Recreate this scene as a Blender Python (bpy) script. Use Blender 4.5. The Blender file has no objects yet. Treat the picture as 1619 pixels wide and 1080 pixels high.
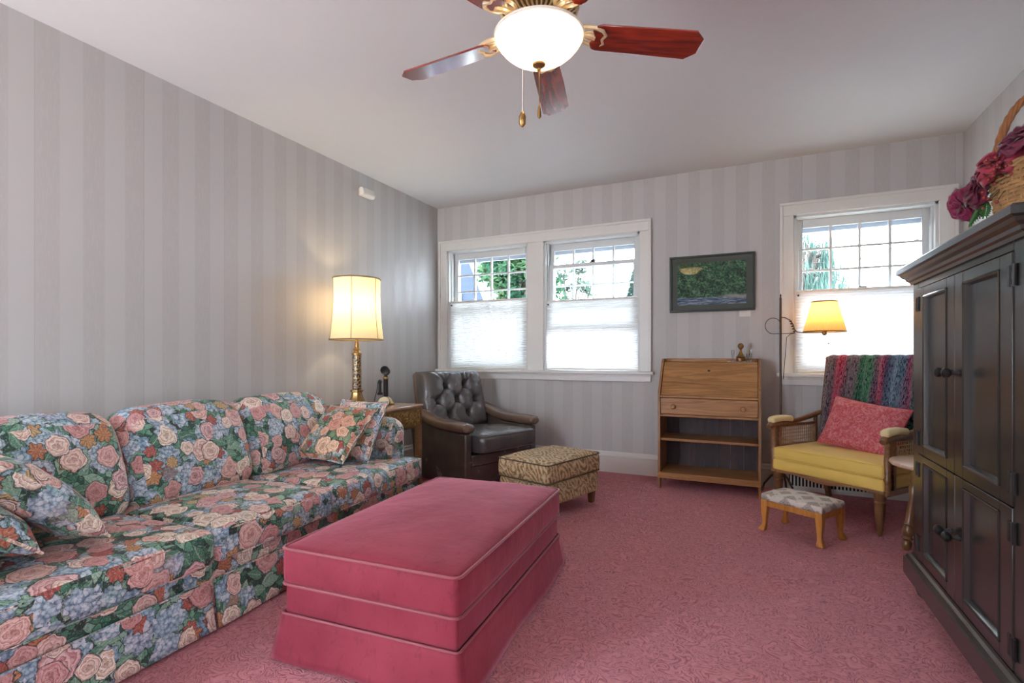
import bpy, math, random
from mathutils import Vector, Matrix, noise
R = math.radians
PI = math.pi
S = bpy.context.scene
COL = S.collection
random.seed(7)

# ------------------------------------------------------------------ camera, world, exposure
cam_data = bpy.data.cameras.new('camera')
cam = bpy.data.objects.new('camera', cam_data)
COL.objects.link(cam)
cam.location = (0, 0, 1.2)
cam.rotation_euler = (R(90), 0, R(25.06))
cam_data.sensor_width = 36
cam_data.lens = 803 / 1619 * 36
cam_data.shift_y = 23 / 1619
cam_data.clip_start = 0.02
S.camera = cam
S.view_settings.view_transform = 'Standard'
S.view_settings.look = 'None'
S.view_settings.gamma = 1
S.view_settings.use_curve_mapping = False
S.view_settings.exposure = 1.12
S.cycles.max_bounces = 8
S.cycles.diffuse_bounces = 5
S.cycles.transparent_max_bounces = 16
S.cycles.sample_clamp_indirect = 6

world = bpy.data.worlds.new('overcast_sky')
S.world = world
world.use_nodes = True
wt = world.node_tree
wt.nodes.clear()
w_out = wt.nodes.new('ShaderNodeOutputWorld')
w_bg = wt.nodes.new('ShaderNodeBackground')
w_tc = wt.nodes.new('ShaderNodeTexCoord')
w_sep = wt.nodes.new('ShaderNodeSeparateXYZ')
w_rmp = wt.nodes.new('ShaderNodeValToRGB')
wt.links.new(w_tc.outputs['Generated'], w_sep.inputs[0])
w_map = wt.nodes.new('ShaderNodeMapRange')
w_map.inputs[1].default_value = -1
wt.links.new(w_sep.outputs['Z'], w_map.inputs[0])
wt.links.new(w_map.outputs[0], w_rmp.inputs[0])
wt.links.new(w_rmp.outputs[0], w_bg.inputs[0])
wt.links.new(w_bg.outputs[0], w_out.inputs[0])
els = w_rmp.color_ramp.elements
els[0].position, els[0].color = 0.44, (0.80, 0.82, 0.84, 1)
els[1].position, els[1].color = 1.0, (0.68, 0.83, 1.0, 1)
e_ = els.new(0.5)
e_.color = (0.78, 0.88, 1.0, 1)
w_bg.inputs[1].default_value = 11.5

# room constants (metres; camera stands at the origin)
XL, XR, YB, YF, H = -3.43, 1.547, 5.203, -1.5, 2.986


# ------------------------------------------------------------------ node helper
class G:
    def __init__(self, name):
        self.m = bpy.data.materials.new(name)
        self.m.use_nodes = True
        self.t = self.m.node_tree
        self.t.nodes.clear()
        self.out = self.n('ShaderNodeOutputMaterial')

    def n(self, typ, **kw):
        nd = self.t.nodes.new(typ)
        for k, v in kw.items():
            setattr(nd, k, v)
        return nd

    def put(self, sock, v):
        if v is None:
            return
        if isinstance(v, bpy.types.NodeSocket):
            self.t.links.new(v, sock)
        elif isinstance(v, (tuple, list)):
            if sock.type == 'RGBA' and len(v) == 3:
                v = (*v, 1)
            sock.default_value = v
        else:
            if sock.type == 'VECTOR':
                v = (v, v, v)
            elif sock.type == 'RGBA':
                v = (v, v, v, 1)
            sock.default_value = v

    def math(self, op, a, b=None, c=None, clamp=False):
        nd = self.n('ShaderNodeMath', operation=op, use_clamp=clamp)
        self.put(nd.inputs[0], a)
        self.put(nd.inputs[1], b)
        self.put(nd.inputs[2], c)
        return nd.outputs[0]

    def vm(self, op, a, b=None):
        nd = self.n('ShaderNodeVectorMath', operation=op)
        self.put(nd.inputs[0], a)
        if op == 'SCALE':
            self.put(nd.inputs[3], b)
        else:
            self.put(nd.inputs[1], b)
        return nd.outputs['Value'] if op in ('LENGTH', 'DOT_PRODUCT', 'DISTANCE') else nd.outputs[0]

    def mix(self, f, a, b, mode='MIX'):
        nd = self.n('ShaderNodeMix', data_type='RGBA', blend_type=mode)
        self.put(nd.inputs[0], f)
        self.put(nd.inputs[6], a)
        self.put(nd.inputs[7], b)
        return nd.outputs[2]

    def ramp(self, f, stops, interp='LINEAR'):
        nd = self.n('ShaderNodeValToRGB')
        nd.color_ramp.interpolation = interp
        e = nd.color_ramp.elements
        while len(e) < len(stops):
            e.new(0.5)
        for el, (p, c) in zip(e, stops):
            el.position = p
            el.color = (*c, 1) if len(c) == 3 else c
        self.put(nd.inputs[0], f)
        return nd.outputs[0]

    def step(self, v, lo, hi):
        nd = self.n('ShaderNodeMapRange', interpolation_type='SMOOTHSTEP')
        self.put(nd.inputs[0], v)
        self.put(nd.inputs[1], lo)
        self.put(nd.inputs[2], hi)
        return nd.outputs[0]

    def obj(self):
        return self.n('ShaderNodeTexCoord').outputs['Object']

    def uv(self):
        return self.n('ShaderNodeTexCoord').outputs['UV']

    def sep(self, v):
        nd = self.n('ShaderNodeSeparateXYZ')
        self.put(nd.inputs[0], v)
        return nd.outputs

    def xyz(self, x, y, z=0.0):
        nd = self.n('ShaderNodeCombineXYZ')
        self.put(nd.inputs[0], x)
        self.put(nd.inputs[1], y)
        self.put(nd.inputs[2], z)
        return nd.outputs[0]

    def mul(self, v, s):
        return self.vm('MULTIPLY', v, s)

    def noise(self, v, scale=5, detail=2, rough=0.5, dist=0.0, col=False):
        nd = self.n('ShaderNodeTexNoise')
        self.put(nd.inputs['Vector'], v)
        nd.inputs['Scale'].default_value = scale
        nd.inputs['Detail'].default_value = detail
        nd.inputs['Roughness'].default_value = rough
        nd.inputs['Distortion'].default_value = dist
        return nd.outputs['Color'] if col else nd.outputs[0]

    def voro(self, v, scale, rnd=1.0, dim='2D', feature='F1'):
        nd = self.n('ShaderNodeTexVoronoi', voronoi_dimensions=dim, feature=feature)
        self.put(nd.inputs['Vector'], v)
        nd.inputs['Scale'].default_value = scale
        nd.inputs['Randomness'].default_value = rnd
        return nd.outputs

    def bump(self, h, strength=0.3, dist=0.01, normal=None):
        nd = self.n('ShaderNodeBump')
        nd.inputs['Strength'].default_value = strength
        nd.inputs['Distance'].default_value = dist
        self.put(nd.inputs['Height'], h)
        if normal is not None:
            self.t.links.new(normal, nd.inputs['Normal'])
        return nd.outputs[0]

    def pbr(self, color, rough=0.5, normal=None, metal=0.0, spec=0.5, sheen=0.0, coat=0.0, emit=None, estr=0.0, sheen_tint=None):
        b = self.n('ShaderNodeBsdfPrincipled')
        self.put(b.inputs['Base Color'], color)
        self.put(b.inputs['Roughness'], rough)
        self.put(b.inputs['Metallic'], metal)
        self.put(b.inputs['Specular IOR Level'], spec)
        if sheen:
            b.inputs['Sheen Weight'].default_value = sheen
            b.inputs['Sheen Roughness'].default_value = 0.4
            if sheen_tint:
                b.inputs['Sheen Tint'].default_value = (*sheen_tint, 1)
        if coat:
            b.inputs['Coat Weight'].default_value = coat
            b.inputs['Coat Roughness'].default_value = 0.12
        if normal is not None:
            self.t.links.new(normal, b.inputs['Normal'])
        if emit is not None:
            self.put(b.inputs['Emission Color'], emit)
            self.put(b.inputs['Emission Strength'], estr)
        return b.outputs[0]

    def done(self, shader):
        self.t.links.new(shader, self.out.inputs[0])
        return self.m


def plain(name, color, rough=0.5, metal=0.0, spec=0.5, var=0.06, scale=8, bump=0.0, bscale=200, coat=0.0, sheen=0.0):
    g = G(name)
    o = g.obj()
    nz = g.noise(o, scale, 3)
    c = g.mix(nz, tuple(x * (1 - var) for x in color), tuple(min(1, x * (1 + var)) for x in color))
    nrm = g.bump(g.noise(o, bscale, 2), bump, 0.004) if bump else None
    return g.done(g.pbr(c, rough, nrm, metal, spec, sheen, coat))


def wood(name, c1, c2, axis='x', scale=6.0, rough=0.4, coat=0.0, spec=0.5):
    g = G(name)
    o = g.obj()
    s = {'x': (0.08, 1, 1), 'y': (1, 0.08, 1), 'z': (1, 1, 0.08)}[axis]
    v = g.mul(o, s)
    n1 = g.noise(v, scale * 3, 4, 0.6, 0.6)
    rings = g.math('SINE', g.math('MULTIPLY', n1, 34.0))
    fine = g.noise(g.mul(v, (1, 1, 1)), scale * 26, 2)
    f = g.math('ADD', g.math('MULTIPLY', rings, 0.12), g.math('ADD', g.math('MULTIPLY', n1, 0.7), g.math('MULTIPLY', fine, 0.35)))
    c = g.ramp(f, [(0.25, c2), (0.75, c1)])
    return g.done(g.pbr(c, rough, g.bump(fine, 0.12, 0.002), 0, spec, 0, coat))


M = {}


def wallpaper(name, axis, start, period=0.2145):
    g = G(name)
    s = g.sep(g.obj())
    p = s[0] if axis == 'x' else s[1]
    ph = g.math('FRACT', g.math('DIVIDE', g.math('SUBTRACT', p, start), period))
    dark = g.math('MULTIPLY', g.step(ph, 0.0, 0.03), g.math('SUBTRACT', 1.0, g.step(ph, 0.5, 0.53)))
    o = g.obj()
    moire = g.noise(g.mul(o, (60, 60, 9)), 2.0, 3)
    fade = g.noise(g.mul(o, (3, 3, 0.6)), 1.0, 1)
    c = g.mix(dark, (0.515, 0.500, 0.488), (0.462, 0.444, 0.432))
    c = g.mix(g.math('MULTIPLY', dark, g.step(moire, 0.45, 0.7)), c, (0.490, 0.472, 0.458))
    c = g.mix(g.math('MULTIPLY', fade, 0.25), c, (0.515, 0.500, 0.488))
    # thin seam lines
    ph2 = g.math('FRACT', g.math('DIVIDE', g.math('SUBTRACT', p, start - 0.004), period * 2.5))
    line = g.math('SUBTRACT', 1.0, g.step(g.math('ABSOLUTE', g.math('SUBTRACT', ph2, 0.01)), 0.0, 0.007))
    c = g.mix(g.math('MULTIPLY', line, 0.55), c, (0.36, 0.34, 0.33))
    r = g.math('SUBTRACT', 0.62, g.math('MULTIPLY', dark, 0.14))
    return g.done(g.pbr(c, r, g.bump(moire, 0.05, 0.002), 0, 0.35))


M['wall_l'] = wallpaper('wallpaper_left', 'y', 1.364)
M['wall_b'] = wallpaper('wallpaper_back', 'x', -3.33)
M['wall_r'] = wallpaper('wallpaper_right', 'y', 1.30)
M['ceil'] = plain('ceiling_paint', (0.66, 0.655, 0.65), 0.8, var=0.015, spec=0.2, bump=0.03)
M['trim'] = plain('white_trim_paint', (0.70, 0.685, 0.65), 0.35, var=0.03)
M['sash'] = plain('white_sash_paint', (0.62, 0.63, 0.62), 0.35, var=0.02)
M['storm'] = plain('grey_storm_frame', (0.36, 0.39, 0.45), 0.5)


def carpet():
    g = G('rose_carpet')
    o = g.obj()
    warp = g.vm('ADD', o, g.vm('SCALE', g.noise(o, 7, 1, col=True), 0.07))
    n1 = g.noise(warp, 10, 2.0, 0.5, 1.2)
    lines = g.math('ABSOLUTE', g.math('SINE', g.math('MULTIPLY', n1, 40.0)))
    vein = g.math('ADD', g.math('MULTIPLY', g.step(lines, 0.0, 0.90), 0.78), g.math('MULTIPLY', g.step(g.noise(o, 45, 2), 0.35, 0.6), 0.25))
    pile = g.noise(o, 330, 2, 0.7)
    big = g.noise(o, 1.3, 2)
    c = g.mix(vein, (0.430, 0.110, 0.140), (0.820, 0.325, 0.365))
    c = g.mix(g.math('MULTIPLY', g.step(pile, 0.35, 0.75), 0.35), c, (0.80, 0.36, 0.39))
    c = g.mix(g.math('MULTIPLY', big, 0.3), c, (0.62, 0.185, 0.215))
    h = g.math('ADD', g.math('MULTIPLY', vein, 0.9), g.math('MULTIPLY', pile, 0.7))
    return g.done(g.pbr(c, 0.95, g.bump(h, 0.8, 0.012), 0, 0.1, 0.15))


M['carpet'] = carpet()


def floral(name='floral_chintz', warm=0.0):
    g = G(name)
    uv0 = g.uv()
    wob = g.vm('SCALE', g.vm('SUBTRACT', g.noise(uv0, 26, 2, col=True), (0.5, 0.5, 0.5)), 0.020)
    uv = g.vm('ADD', uv0, wob)

    def blossoms(vec, scale, R0, lobes, lobe_amp, seed):
        v = g.vm('ADD', vec, (seed, seed * 0.7, 0))
        vo = g.voro(v, scale, 0.85)
        d = g.vm('SUBTRACT', v, vo['Position'])
        s = g.sep(d)
        rnd = g.sep(vo['Color'])
        ln = g.vm('LENGTH', g.xyz(s[0], s[1], 0))
        ang = g.math('ADD', g.math('ARCTAN2', s[1], s[0]), g.math('MULTIPLY', rnd[0], 6.28))
        rad = g.math('MULTIPLY', g.math('ADD', 0.72, g.math('MULTIPLY', rnd[1], 0.45)), R0)
        rad = g.math('MULTIPLY', rad, g.math('ADD', 1.0, g.math('MULTIPLY', g.math('SINE', g.math('MULTIPLY', ang, float(lobes))), lobe_amp)))
        q = g.math('DIVIDE', ln, rad)
        return q, ang, rnd

    # foliage ground
    lv = g.voro(uv, 30, 1.0)
    le = g.n('ShaderNodeTexVoronoi', voronoi_dimensions='2D', feature='DISTANCE_TO_EDGE')
    g.put(le.inputs['Vector'], uv)
    le.inputs['Scale'].default_value = 30
    lr = g.sep(lv['Color'])
    base = g.ramp(lr[0], [(0.0, (0.008, 0.022, 0.018)), (0.3, (0.016, 0.085, 0.052)), (0.55, (0.040, 0.19, 0.11)), (0.75, (0.12, 0.33, 0.21)), (1.0, (0.30, 0.46, 0.36))])
    vein = g.math('ABSOLUTE', g.math('SINE', g.math('MULTIPLY', g.noise(uv, 60, 1), 22.0)))
    base = g.mix(g.math('MULTIPLY', g.step(vein, 0.4, 0.0), 0.45), base, (0.01, 0.045, 0.035))
    base = g.mix(g.step(le.outputs[0], 0.09, 0.0), base, (0.010, 0.022, 0.022))
    c = base
    dark = (0.020, 0.030, 0.032)

    def lay(c, q, keep, color, edge=1.13):
        c = g.mix(g.math('MULTIPLY', g.step(q, edge, edge - 0.06), g.math('MULTIPLY', keep, 0.85)), c, dark)
        return g.mix(g.math('MULTIPLY', g.step(q, 1.0, 0.94), keep), c, color)

    # long leaves
    for seed, sc in ((2.2, 9.0), (4.9, 11.0)):
        v = g.vm('ADD', uv, (seed, seed * 0.7, 0))
        vo = g.voro(v, sc, 0.9)
        rr = g.sep(vo['Color'])
        rt = g.n('ShaderNodeVectorRotate', rotation_type='Z_AXIS')
        g.put(rt.inputs['Vector'], g.vm('SUBTRACT', v, vo['Position']))
        g.put(rt.inputs['Angle'], g.math('MULTIPLY', rr[0], 6.28))
        s_ = g.sep(rt.outputs[0])
        q = g.math('ADD', g.math('POWER', g.math('ABSOLUTE', g.math('DIVIDE', s_[0], 0.055)), 1.6), g.math('ABSOLUTE', g.math('DIVIDE', s_[1], 0.026)))
        col = g.ramp(rr[1], [(0.0, (0.05, 0.17, 0.11)), (0.4, (0.10, 0.26, 0.17)), (0.7, (0.22, 0.40, 0.27)), (1.0, (0.38, 0.50, 0.40))])
        rib = g.math('SINE', g.math('MULTIPLY', g.math('ADD', g.math('ABSOLUTE', s_[1]), g.math('MULTIPLY', s_[0], 0.9)), 420.0))
        col = g.mix(g.math('MULTIPLY', g.step(rib, 0.3, 1.0), 0.4), col, (0.02, 0.07, 0.05))
        col = g.mix(g.step(g.math('ABSOLUTE', s_[1]), 0.0025, 0.001), col, (0.30, 0.42, 0.30))
        c = lay(c, q, g.step(rr[2], 0.12, 0.14), col)
    # blue and lavender hydrangea heads
    for seed, sc, th in ((3.1, 8.5, 0.46), (8.7, 9.5, 0.56)):
        q, ang, rnd = blossoms(uv, sc, 0.054, 7, 0.10, seed)
        q = g.math('ADD', q, g.math('MULTIPLY', g.math('SUBTRACT', g.noise(uv0, 70, 1), 0.5), 0.5))
        fl = g.voro(uv, 70, 0.95)
        fr = g.sep(fl['Color'])
        shade = g.math('MULTIPLY', g.step(fl['Distance'], 0.15, 0.8), 0.75)
        lite = g.ramp(rnd[2], [(0.0, (0.30, 0.46, 0.58)), (0.4, (0.54, 0.68, 0.74)), (0.7, (0.60, 0.62, 0.70)), (1.0, (0.40, 0.62, 0.60))])
        col = g.mix(g.math('ADD', g.math('MULTIPLY', fr[0], 0.25), shade), lite, (0.075, 0.15, 0.24))
        col = g.mix(g.math('MULTIPLY', g.step(q, 0.35, 1.0), 0.35), col, (0.10, 0.18, 0.27))
        col = g.mix(g.math('MULTIPLY', g.step(fr[1], 0.75, 0.8), 0.6), col, (0.72, 0.75, 0.78))
        c = lay(c, q, g.step(rnd[0], th, th + 0.02), col, 1.06)
    # rust, red and gold small flowers
    q, ang, rnd = blossoms(uv, 10.5, 0.034, 6, 0.18, 5.3)
    col = g.ramp(rnd[2], [(0.0, (0.36, 0.06, 0.06)), (0.35, (0.52, 0.14, 0.09)), (0.65, (0.55, 0.27, 0.10)), (1.0, (0.62, 0.44, 0.20))])
    petal = g.math('ADD', g.math('MULTIPLY', g.math('SINE', g.math('MULTIPLY', ang, 11.0)), 0.5), g.math('MULTIPLY', g.noise(uv0, 120, 1), 0.6))
    col = g.mix(g.math('MULTIPLY', g.step(petal, 0.2, 0.7), 0.55), col, (0.15, 0.035, 0.025))
    c = lay(c, q, g.step(rnd[0], 0.55 - warm, 0.57 - warm), col)
    # cream, peach and pink roses with spiralling petals
    for seed, sc, R0, th in ((1.7, 6.9, 0.059, 0.36), (6.4, 8.6, 0.046, 0.48)):
        q, ang, rnd = blossoms(uv, sc, R0, 5, 0.06, seed)
        wv = g.noise(uv0, 38, 2)
        q = g.math('ADD', q, g.math('MULTIPLY', g.math('SUBTRACT', wv, 0.5), 0.42))
        sc3 = g.math('ABSOLUTE', g.math('SINE', g.math('ADD', g.math('MULTIPLY', ang, 1.5), g.math('MULTIPLY', g.math('FLOOR', g.math('MULTIPLY', q, 3.0)), 1.1))))
        sw = g.math('ADD', g.math('MULTIPLY', q, 3.3), g.math('SUBTRACT', g.math('DIVIDE', ang, 6.283), g.math('MULTIPLY', sc3, 0.55)))
        p = g.math('FRACT', sw)
        lite = g.ramp(rnd[2], [(0.0, (0.92, 0.84, 0.74)), (0.3, (0.90, 0.76, 0.67)), (0.55, (0.78, 0.52, 0.47)), (0.8, (0.66, 0.32, 0.32)), (1.0, (0.82, 0.66, 0.64))])
        mid = g.ramp(rnd[2], [(0.0, (0.62, 0.44, 0.30)), (0.5, (0.60, 0.31, 0.25)), (1.0, (0.47, 0.18, 0.18))])
        deep = g.ramp(rnd[2], [(0.0, (0.34, 0.18, 0.10)), (0.5, (0.34, 0.10, 0.09)), (1.0, (0.24, 0.05, 0.06))])
        col = g.mix(g.step(p, 0.15, 0.95), lite, mid)
        col = g.mix(g.math('MULTIPLY', g.step(p, 0.84, 0.97), 0.75), col, deep)
        col = g.mix(g.math('MULTIPLY', g.step(q, 0.40, 0.05), 0.55), col, deep)
        streak = g.noise(g.xyz(g.math('MULTIPLY', ang, 9.0), g.math('MULTIPLY', q, 2.0), rnd[0]), 2.0, 2)
        col = g.mix(g.math('MULTIPLY', g.step(streak, 0.52, 0.72), 0.35), col, mid)
        c = lay(c, q, g.step(rnd[0], th, th + 0.02), col, 1.08)
    ink = g.noise(uv0, 130, 4, 0.7, 0.8)
    c = g.mix(g.math('MULTIPLY', g.step(ink, 0.52, 0.66), 0.62), c, g.mix(1.0, c, (0.20, 0.20, 0.20), 'MULTIPLY'))
    c = g.mix(g.math('MULTIPLY', g.step(ink, 0.45, 0.30), 0.42), c, (0.88, 0.84, 0.78))
    fine = g.noise(uv0, 420, 2)
    c = g.mix(g.math('MULTIPLY', fine, 0.06), c, (0.4, 0.38, 0.36))
    c = g.mix(1.0, c, (1.0, 0.86 if warm else 1.0, 0.68 if warm else 1.0), 'MULTIPLY')
    wr = g.noise(g.uv(), 9, 3)
    nrm = g.bump(g.math('ADD', g.math('MULTIPLY', wr, 1.0), g.math('MULTIPLY', fine, 0.05)), 0.25, 0.02)
    return g.done(g.pbr(c, 0.55, nrm, 0, 0.35, 0.05))


M['floral'] = floral()
M['floral_warm'] = floral('floral_chintz_warm', 0.22)
M['floral_pipe'] = plain('floral_piping', (0.42, 0.36, 0.30), 0.6, var=0.5, scale=22)


def velvet():
    g = G('rose_velvet')
    o = g.obj()
    n1 = g.noise(o, 3.0, 3, 0.6)
    v = g.noise(g.mul(o, (1, 1, 0.5)), 26, 3, 0.65, 0.6)
    c = g.ramp(n1, [(0.3, (0.195, 0.015, 0.031)), (0.7, (0.300, 0.036, 0.060))])
    spots = g.step(v, 0.56, 0.70)
    c = g.mix(g.math('MULTIPLY', spots, 0.42), c, (0.105, 0.008, 0.022))
    nap = g.noise(g.mul(o, (1, 1, 0.15)), 240, 2)
    c = g.mix(g.math('MULTIPLY', nap, 0.2), c, (0.37, 0.064, 0.092))
    nrm = g.bump(g.math('ADD', g.noise(o, 11, 3), g.math('MULTIPLY', nap, 0.06)), 0.22, 0.025)
    return g.done(g.pbr(c, 0.72, nrm, 0, 0.25, 0.50, 0, sheen_tint=(1.0, 0.40, 0.50)))


M['velvet'] = velvet()
M['velvet_pipe'] = plain('rose_velvet_piping', (0.30, 0.052, 0.070), 0.6, var=0.12, scale=30, sheen=0.3)


def leather(name, col):
    g = G(name)
    o = g.obj()
    v = g.voro(o, 150, 1.0, '3D')['Distance']
    n1 = g.noise(o, 6, 4, 0.6)
    c = g.mix(n1, tuple(x * 0.6 for x in col), tuple(x * 1.5 for x in col))
    creases = g.noise(g.mul(o, (14, 14, 5)), 1.6, 4, 0.6, 0.8)
    h = g.math('ADD', g.math('MULTIPLY', v, 0.15), creases)
    return g.done(g.pbr(c, g.math('ADD', 0.17, g.math('MULTIPLY', n1, 0.16)), g.bump(h, 0.30, 0.012), 0, 0.6, 0, 0.25))


M['leather'] = leather('black_brown_leather', (0.085, 0.076, 0.075))
M['leather_arm'] = leather('worn_brown_leather', (0.150, 0.098, 0.070))
M['leather_side'] = leather('brown_vinyl', (0.080, 0.064, 0.056))
M['button'] = plain('leather_button', (0.016, 0.013, 0.013), 0.35)


def paisley():
    g = G('tan_paisley')
    uv = g.vm('ADD', g.uv(), g.vm('SCALE', g.noise(g.uv(), 9, 2, col=True), 0.06))
    vo = g.voro(uv, 5.2, 0.9)
    d = g.vm('SUBTRACT', uv, vo['Position'])
    s = g.sep(d)
    sk = g.vm('LENGTH', g.xyz(g.math('ADD', g.math('MULTIPLY', s[0], 1.6), g.math('MULTIPLY', s[1], 0.7)), s[1], 0))
    ring = g.math('SINE', g.math('MULTIPLY', sk, 120.0))
    c = g.mix(g.step(ring, -0.2, 0.5), (0.25, 0.145, 0.060), (0.58, 0.42, 0.23))
    leaf = g.noise(uv, 38, 3, 0.6, 1.0)
    c = g.mix(g.math('MULTIPLY', g.step(leaf, 0.55, 0.62), 0.7), c, (0.15, 0.12, 0.05))
    bloom = g.step(g.noise(uv, 26, 3, 0.6, 1.2), 0.46, 0.60)
    c = g.mix(g.math('MULTIPLY', bloom, 0.5), c, (0.66, 0.53, 0.37))
    return g.done(g.pbr(c, 0.7, g.bump(leaf, 0.2, 0.006), 0, 0.3))


M['paisley'] = paisley()
M['paisley_pipe'] = plain('brown_cord', (0.10, 0.060, 0.030), 0.6)
M['oak'] = wood('golden_oak', (0.47, 0.235, 0.085), (0.24, 0.100, 0.030), 'x', 5, 0.42, 0.1)
M['oak_v'] = wood('golden_oak_upright', (0.40, 0.195, 0.075), (0.21, 0.088, 0.030), 'z', 5, 0.42, 0.1)
M['honey'] = wood('honey_pine', (0.62, 0.27, 0.060), (0.42, 0.155, 0.026), 'z', 5, 0.35, 0.2)
M['walnut'] = wood('walnut_wood', (0.235, 0.110, 0.045), (0.105, 0.045, 0.019), 'z', 7, 0.35, 0.2)
M['walnut_x'] = wood('walnut_rail', (0.30, 0.145, 0.062), (0.14, 0.062, 0.026), 'x', 7, 0.35, 0.2)
M['mahog'] = wood('red_mahogany', (0.34, 0.030, 0.010), (0.050, 0.006, 0.004), 'x', 4, 0.16, 1.0, 0.6)
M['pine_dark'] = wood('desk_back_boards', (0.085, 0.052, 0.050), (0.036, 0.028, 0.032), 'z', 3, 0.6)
M['tabletop'] = wood('pale_table_top', (0.62, 0.44, 0.31), (0.50, 0.31, 0.19), 'x', 4, 0.35)
M['endtable'] = wood('end_table_wood', (0.36, 0.19, 0.085), (0.18, 0.085, 0.038), 'y', 6, 0.3, 0.3)
M['endtop'] = wood('end_table_top', (0.48, 0.30, 0.19), (0.33, 0.18, 0.10), 'y', 5, 0.25, 0.4)


def black_paint():
    g = G('black_armoire_paint')
    o = g.obj()
    n1 = g.noise(g.mul(o, (1, 1, 0.25)), 7, 4, 0.6)
    scr = g.noise(g.mul(o, (8, 8, 1.2)), 2.6, 2, 0.5, 0.3)
    c = g.mix(n1, (0.020, 0.019, 0.018), (0.042, 0.037, 0.032))
    c = g.mix(g.math('MULTIPLY', g.step(scr, 0.74, 0.80), 0.35), c, (0.16, 0.16, 0.15))
    return g.done(g.pbr(c, g.math('ADD', 0.16, g.math('MULTIPLY', n1, 0.14)), g.bump(n1, 0.05, 0.003), 0, 0.65, 0, 0.0))


M['black'] = black_paint()
M['iron'] = plain('black_iron', (0.022, 0.021, 0.021), 0.45, 0.3)
M['iron_brown'] = plain('brown_iron', (0.085, 0.052, 0.036), 0.4, 0.5)
M['brass'] = plain('antique_brass', (0.40, 0.245, 0.095), 0.33, 0.9, var=0.25, scale=30)
M['brass_dark'] = plain('dark_brass', (0.25, 0.15, 0.055), 0.4, 0.8, var=0.3, scale=30)
M['cream_metal'] = plain('cream_gold_metal', (0.66, 0.54, 0.34), 0.35, 0.35, var=0.15, scale=30)
M['white_plastic'] = plain('white_plastic', (0.74, 0.72, 0.66), 0.4)
M['cream_plastic'] = plain('cream_plastic', (0.60, 0.56, 0.40), 0.4)
M['dark_slot'] = plain('dark_slot', (0.012, 0.012, 0.012), 0.8)
M['yellow'] = plain('yellow_upholstery', (0.80, 0.56, 0.125), 0.6, var=0.10, scale=3, bump=0.12, bscale=140, sheen=0.15)
M['yellow_arm'] = plain('pale_yellow_arm_pad', (0.80, 0.66, 0.34), 0.55, var=0.08, scale=6, bump=0.1)
M['cane'] = plain('cane_weave', (0.50, 0.28, 0.12), 0.55, var=0.2)
M['wicker'] = plain('wicker', (0.47, 0.27, 0.115), 0.6, var=0.35, scale=30)
M['wicker_dark'] = plain('wicker_handle', (0.33, 0.135, 0.045), 0.45, var=0.3, scale=20)
M['leafmat'] = plain('leaf_green', (0.055, 0.20, 0.055), 0.5, var=0.4, scale=30)
M['stem'] = plain('dark_stem', (0.035, 0.065, 0.035), 0.6)
M['petal_a'] = plain('magenta_petal', (0.25, 0.014, 0.075), 0.55, var=0.55, scale=26, sheen=0.3)
M['petal_b'] = plain('crimson_petal', (0.36, 0.022, 0.060), 0.55, var=0.5, scale=26, sheen=0.3)
M['petal_c'] = plain('plum_petal', (0.15, 0.012, 0.045), 0.55, var=0.5, scale=26, sheen=0.3)
M['petal_o'] = plain('coral_petal', (0.45, 0.085, 0.055), 0.55, var=0.4, scale=26, sheen=0.3)
M['berry'] = plain('red_berry', (0.33, 0.030, 0.030), 0.3, var=0.3, scale=40)
M['bulb_off'] = plain('bulb_glass', (0.8, 0.75, 0.6), 0.2)


def brocade():
    g = G('pink_brocade')
    o = g.uv()
    n1 = g.noise(o, 34, 4, 0.65, 1.6)
    n2 = g.noise(o, 130, 2, 0.6)
    c = g.mix(g.step(n1, 0.42, 0.62), (0.47, 0.060, 0.080), (0.61, 0.205, 0.215))
    c = g.mix(g.math('MULTIPLY', g.step(n2, 0.55, 0.7), 0.4), c, (0.66, 0.33, 0.31))
    return g.done(g.pbr(c, 0.6, g.bump(n1, 0.15, 0.004), 0, 0.4, 0.2))


M['brocade'] = brocade()


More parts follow.
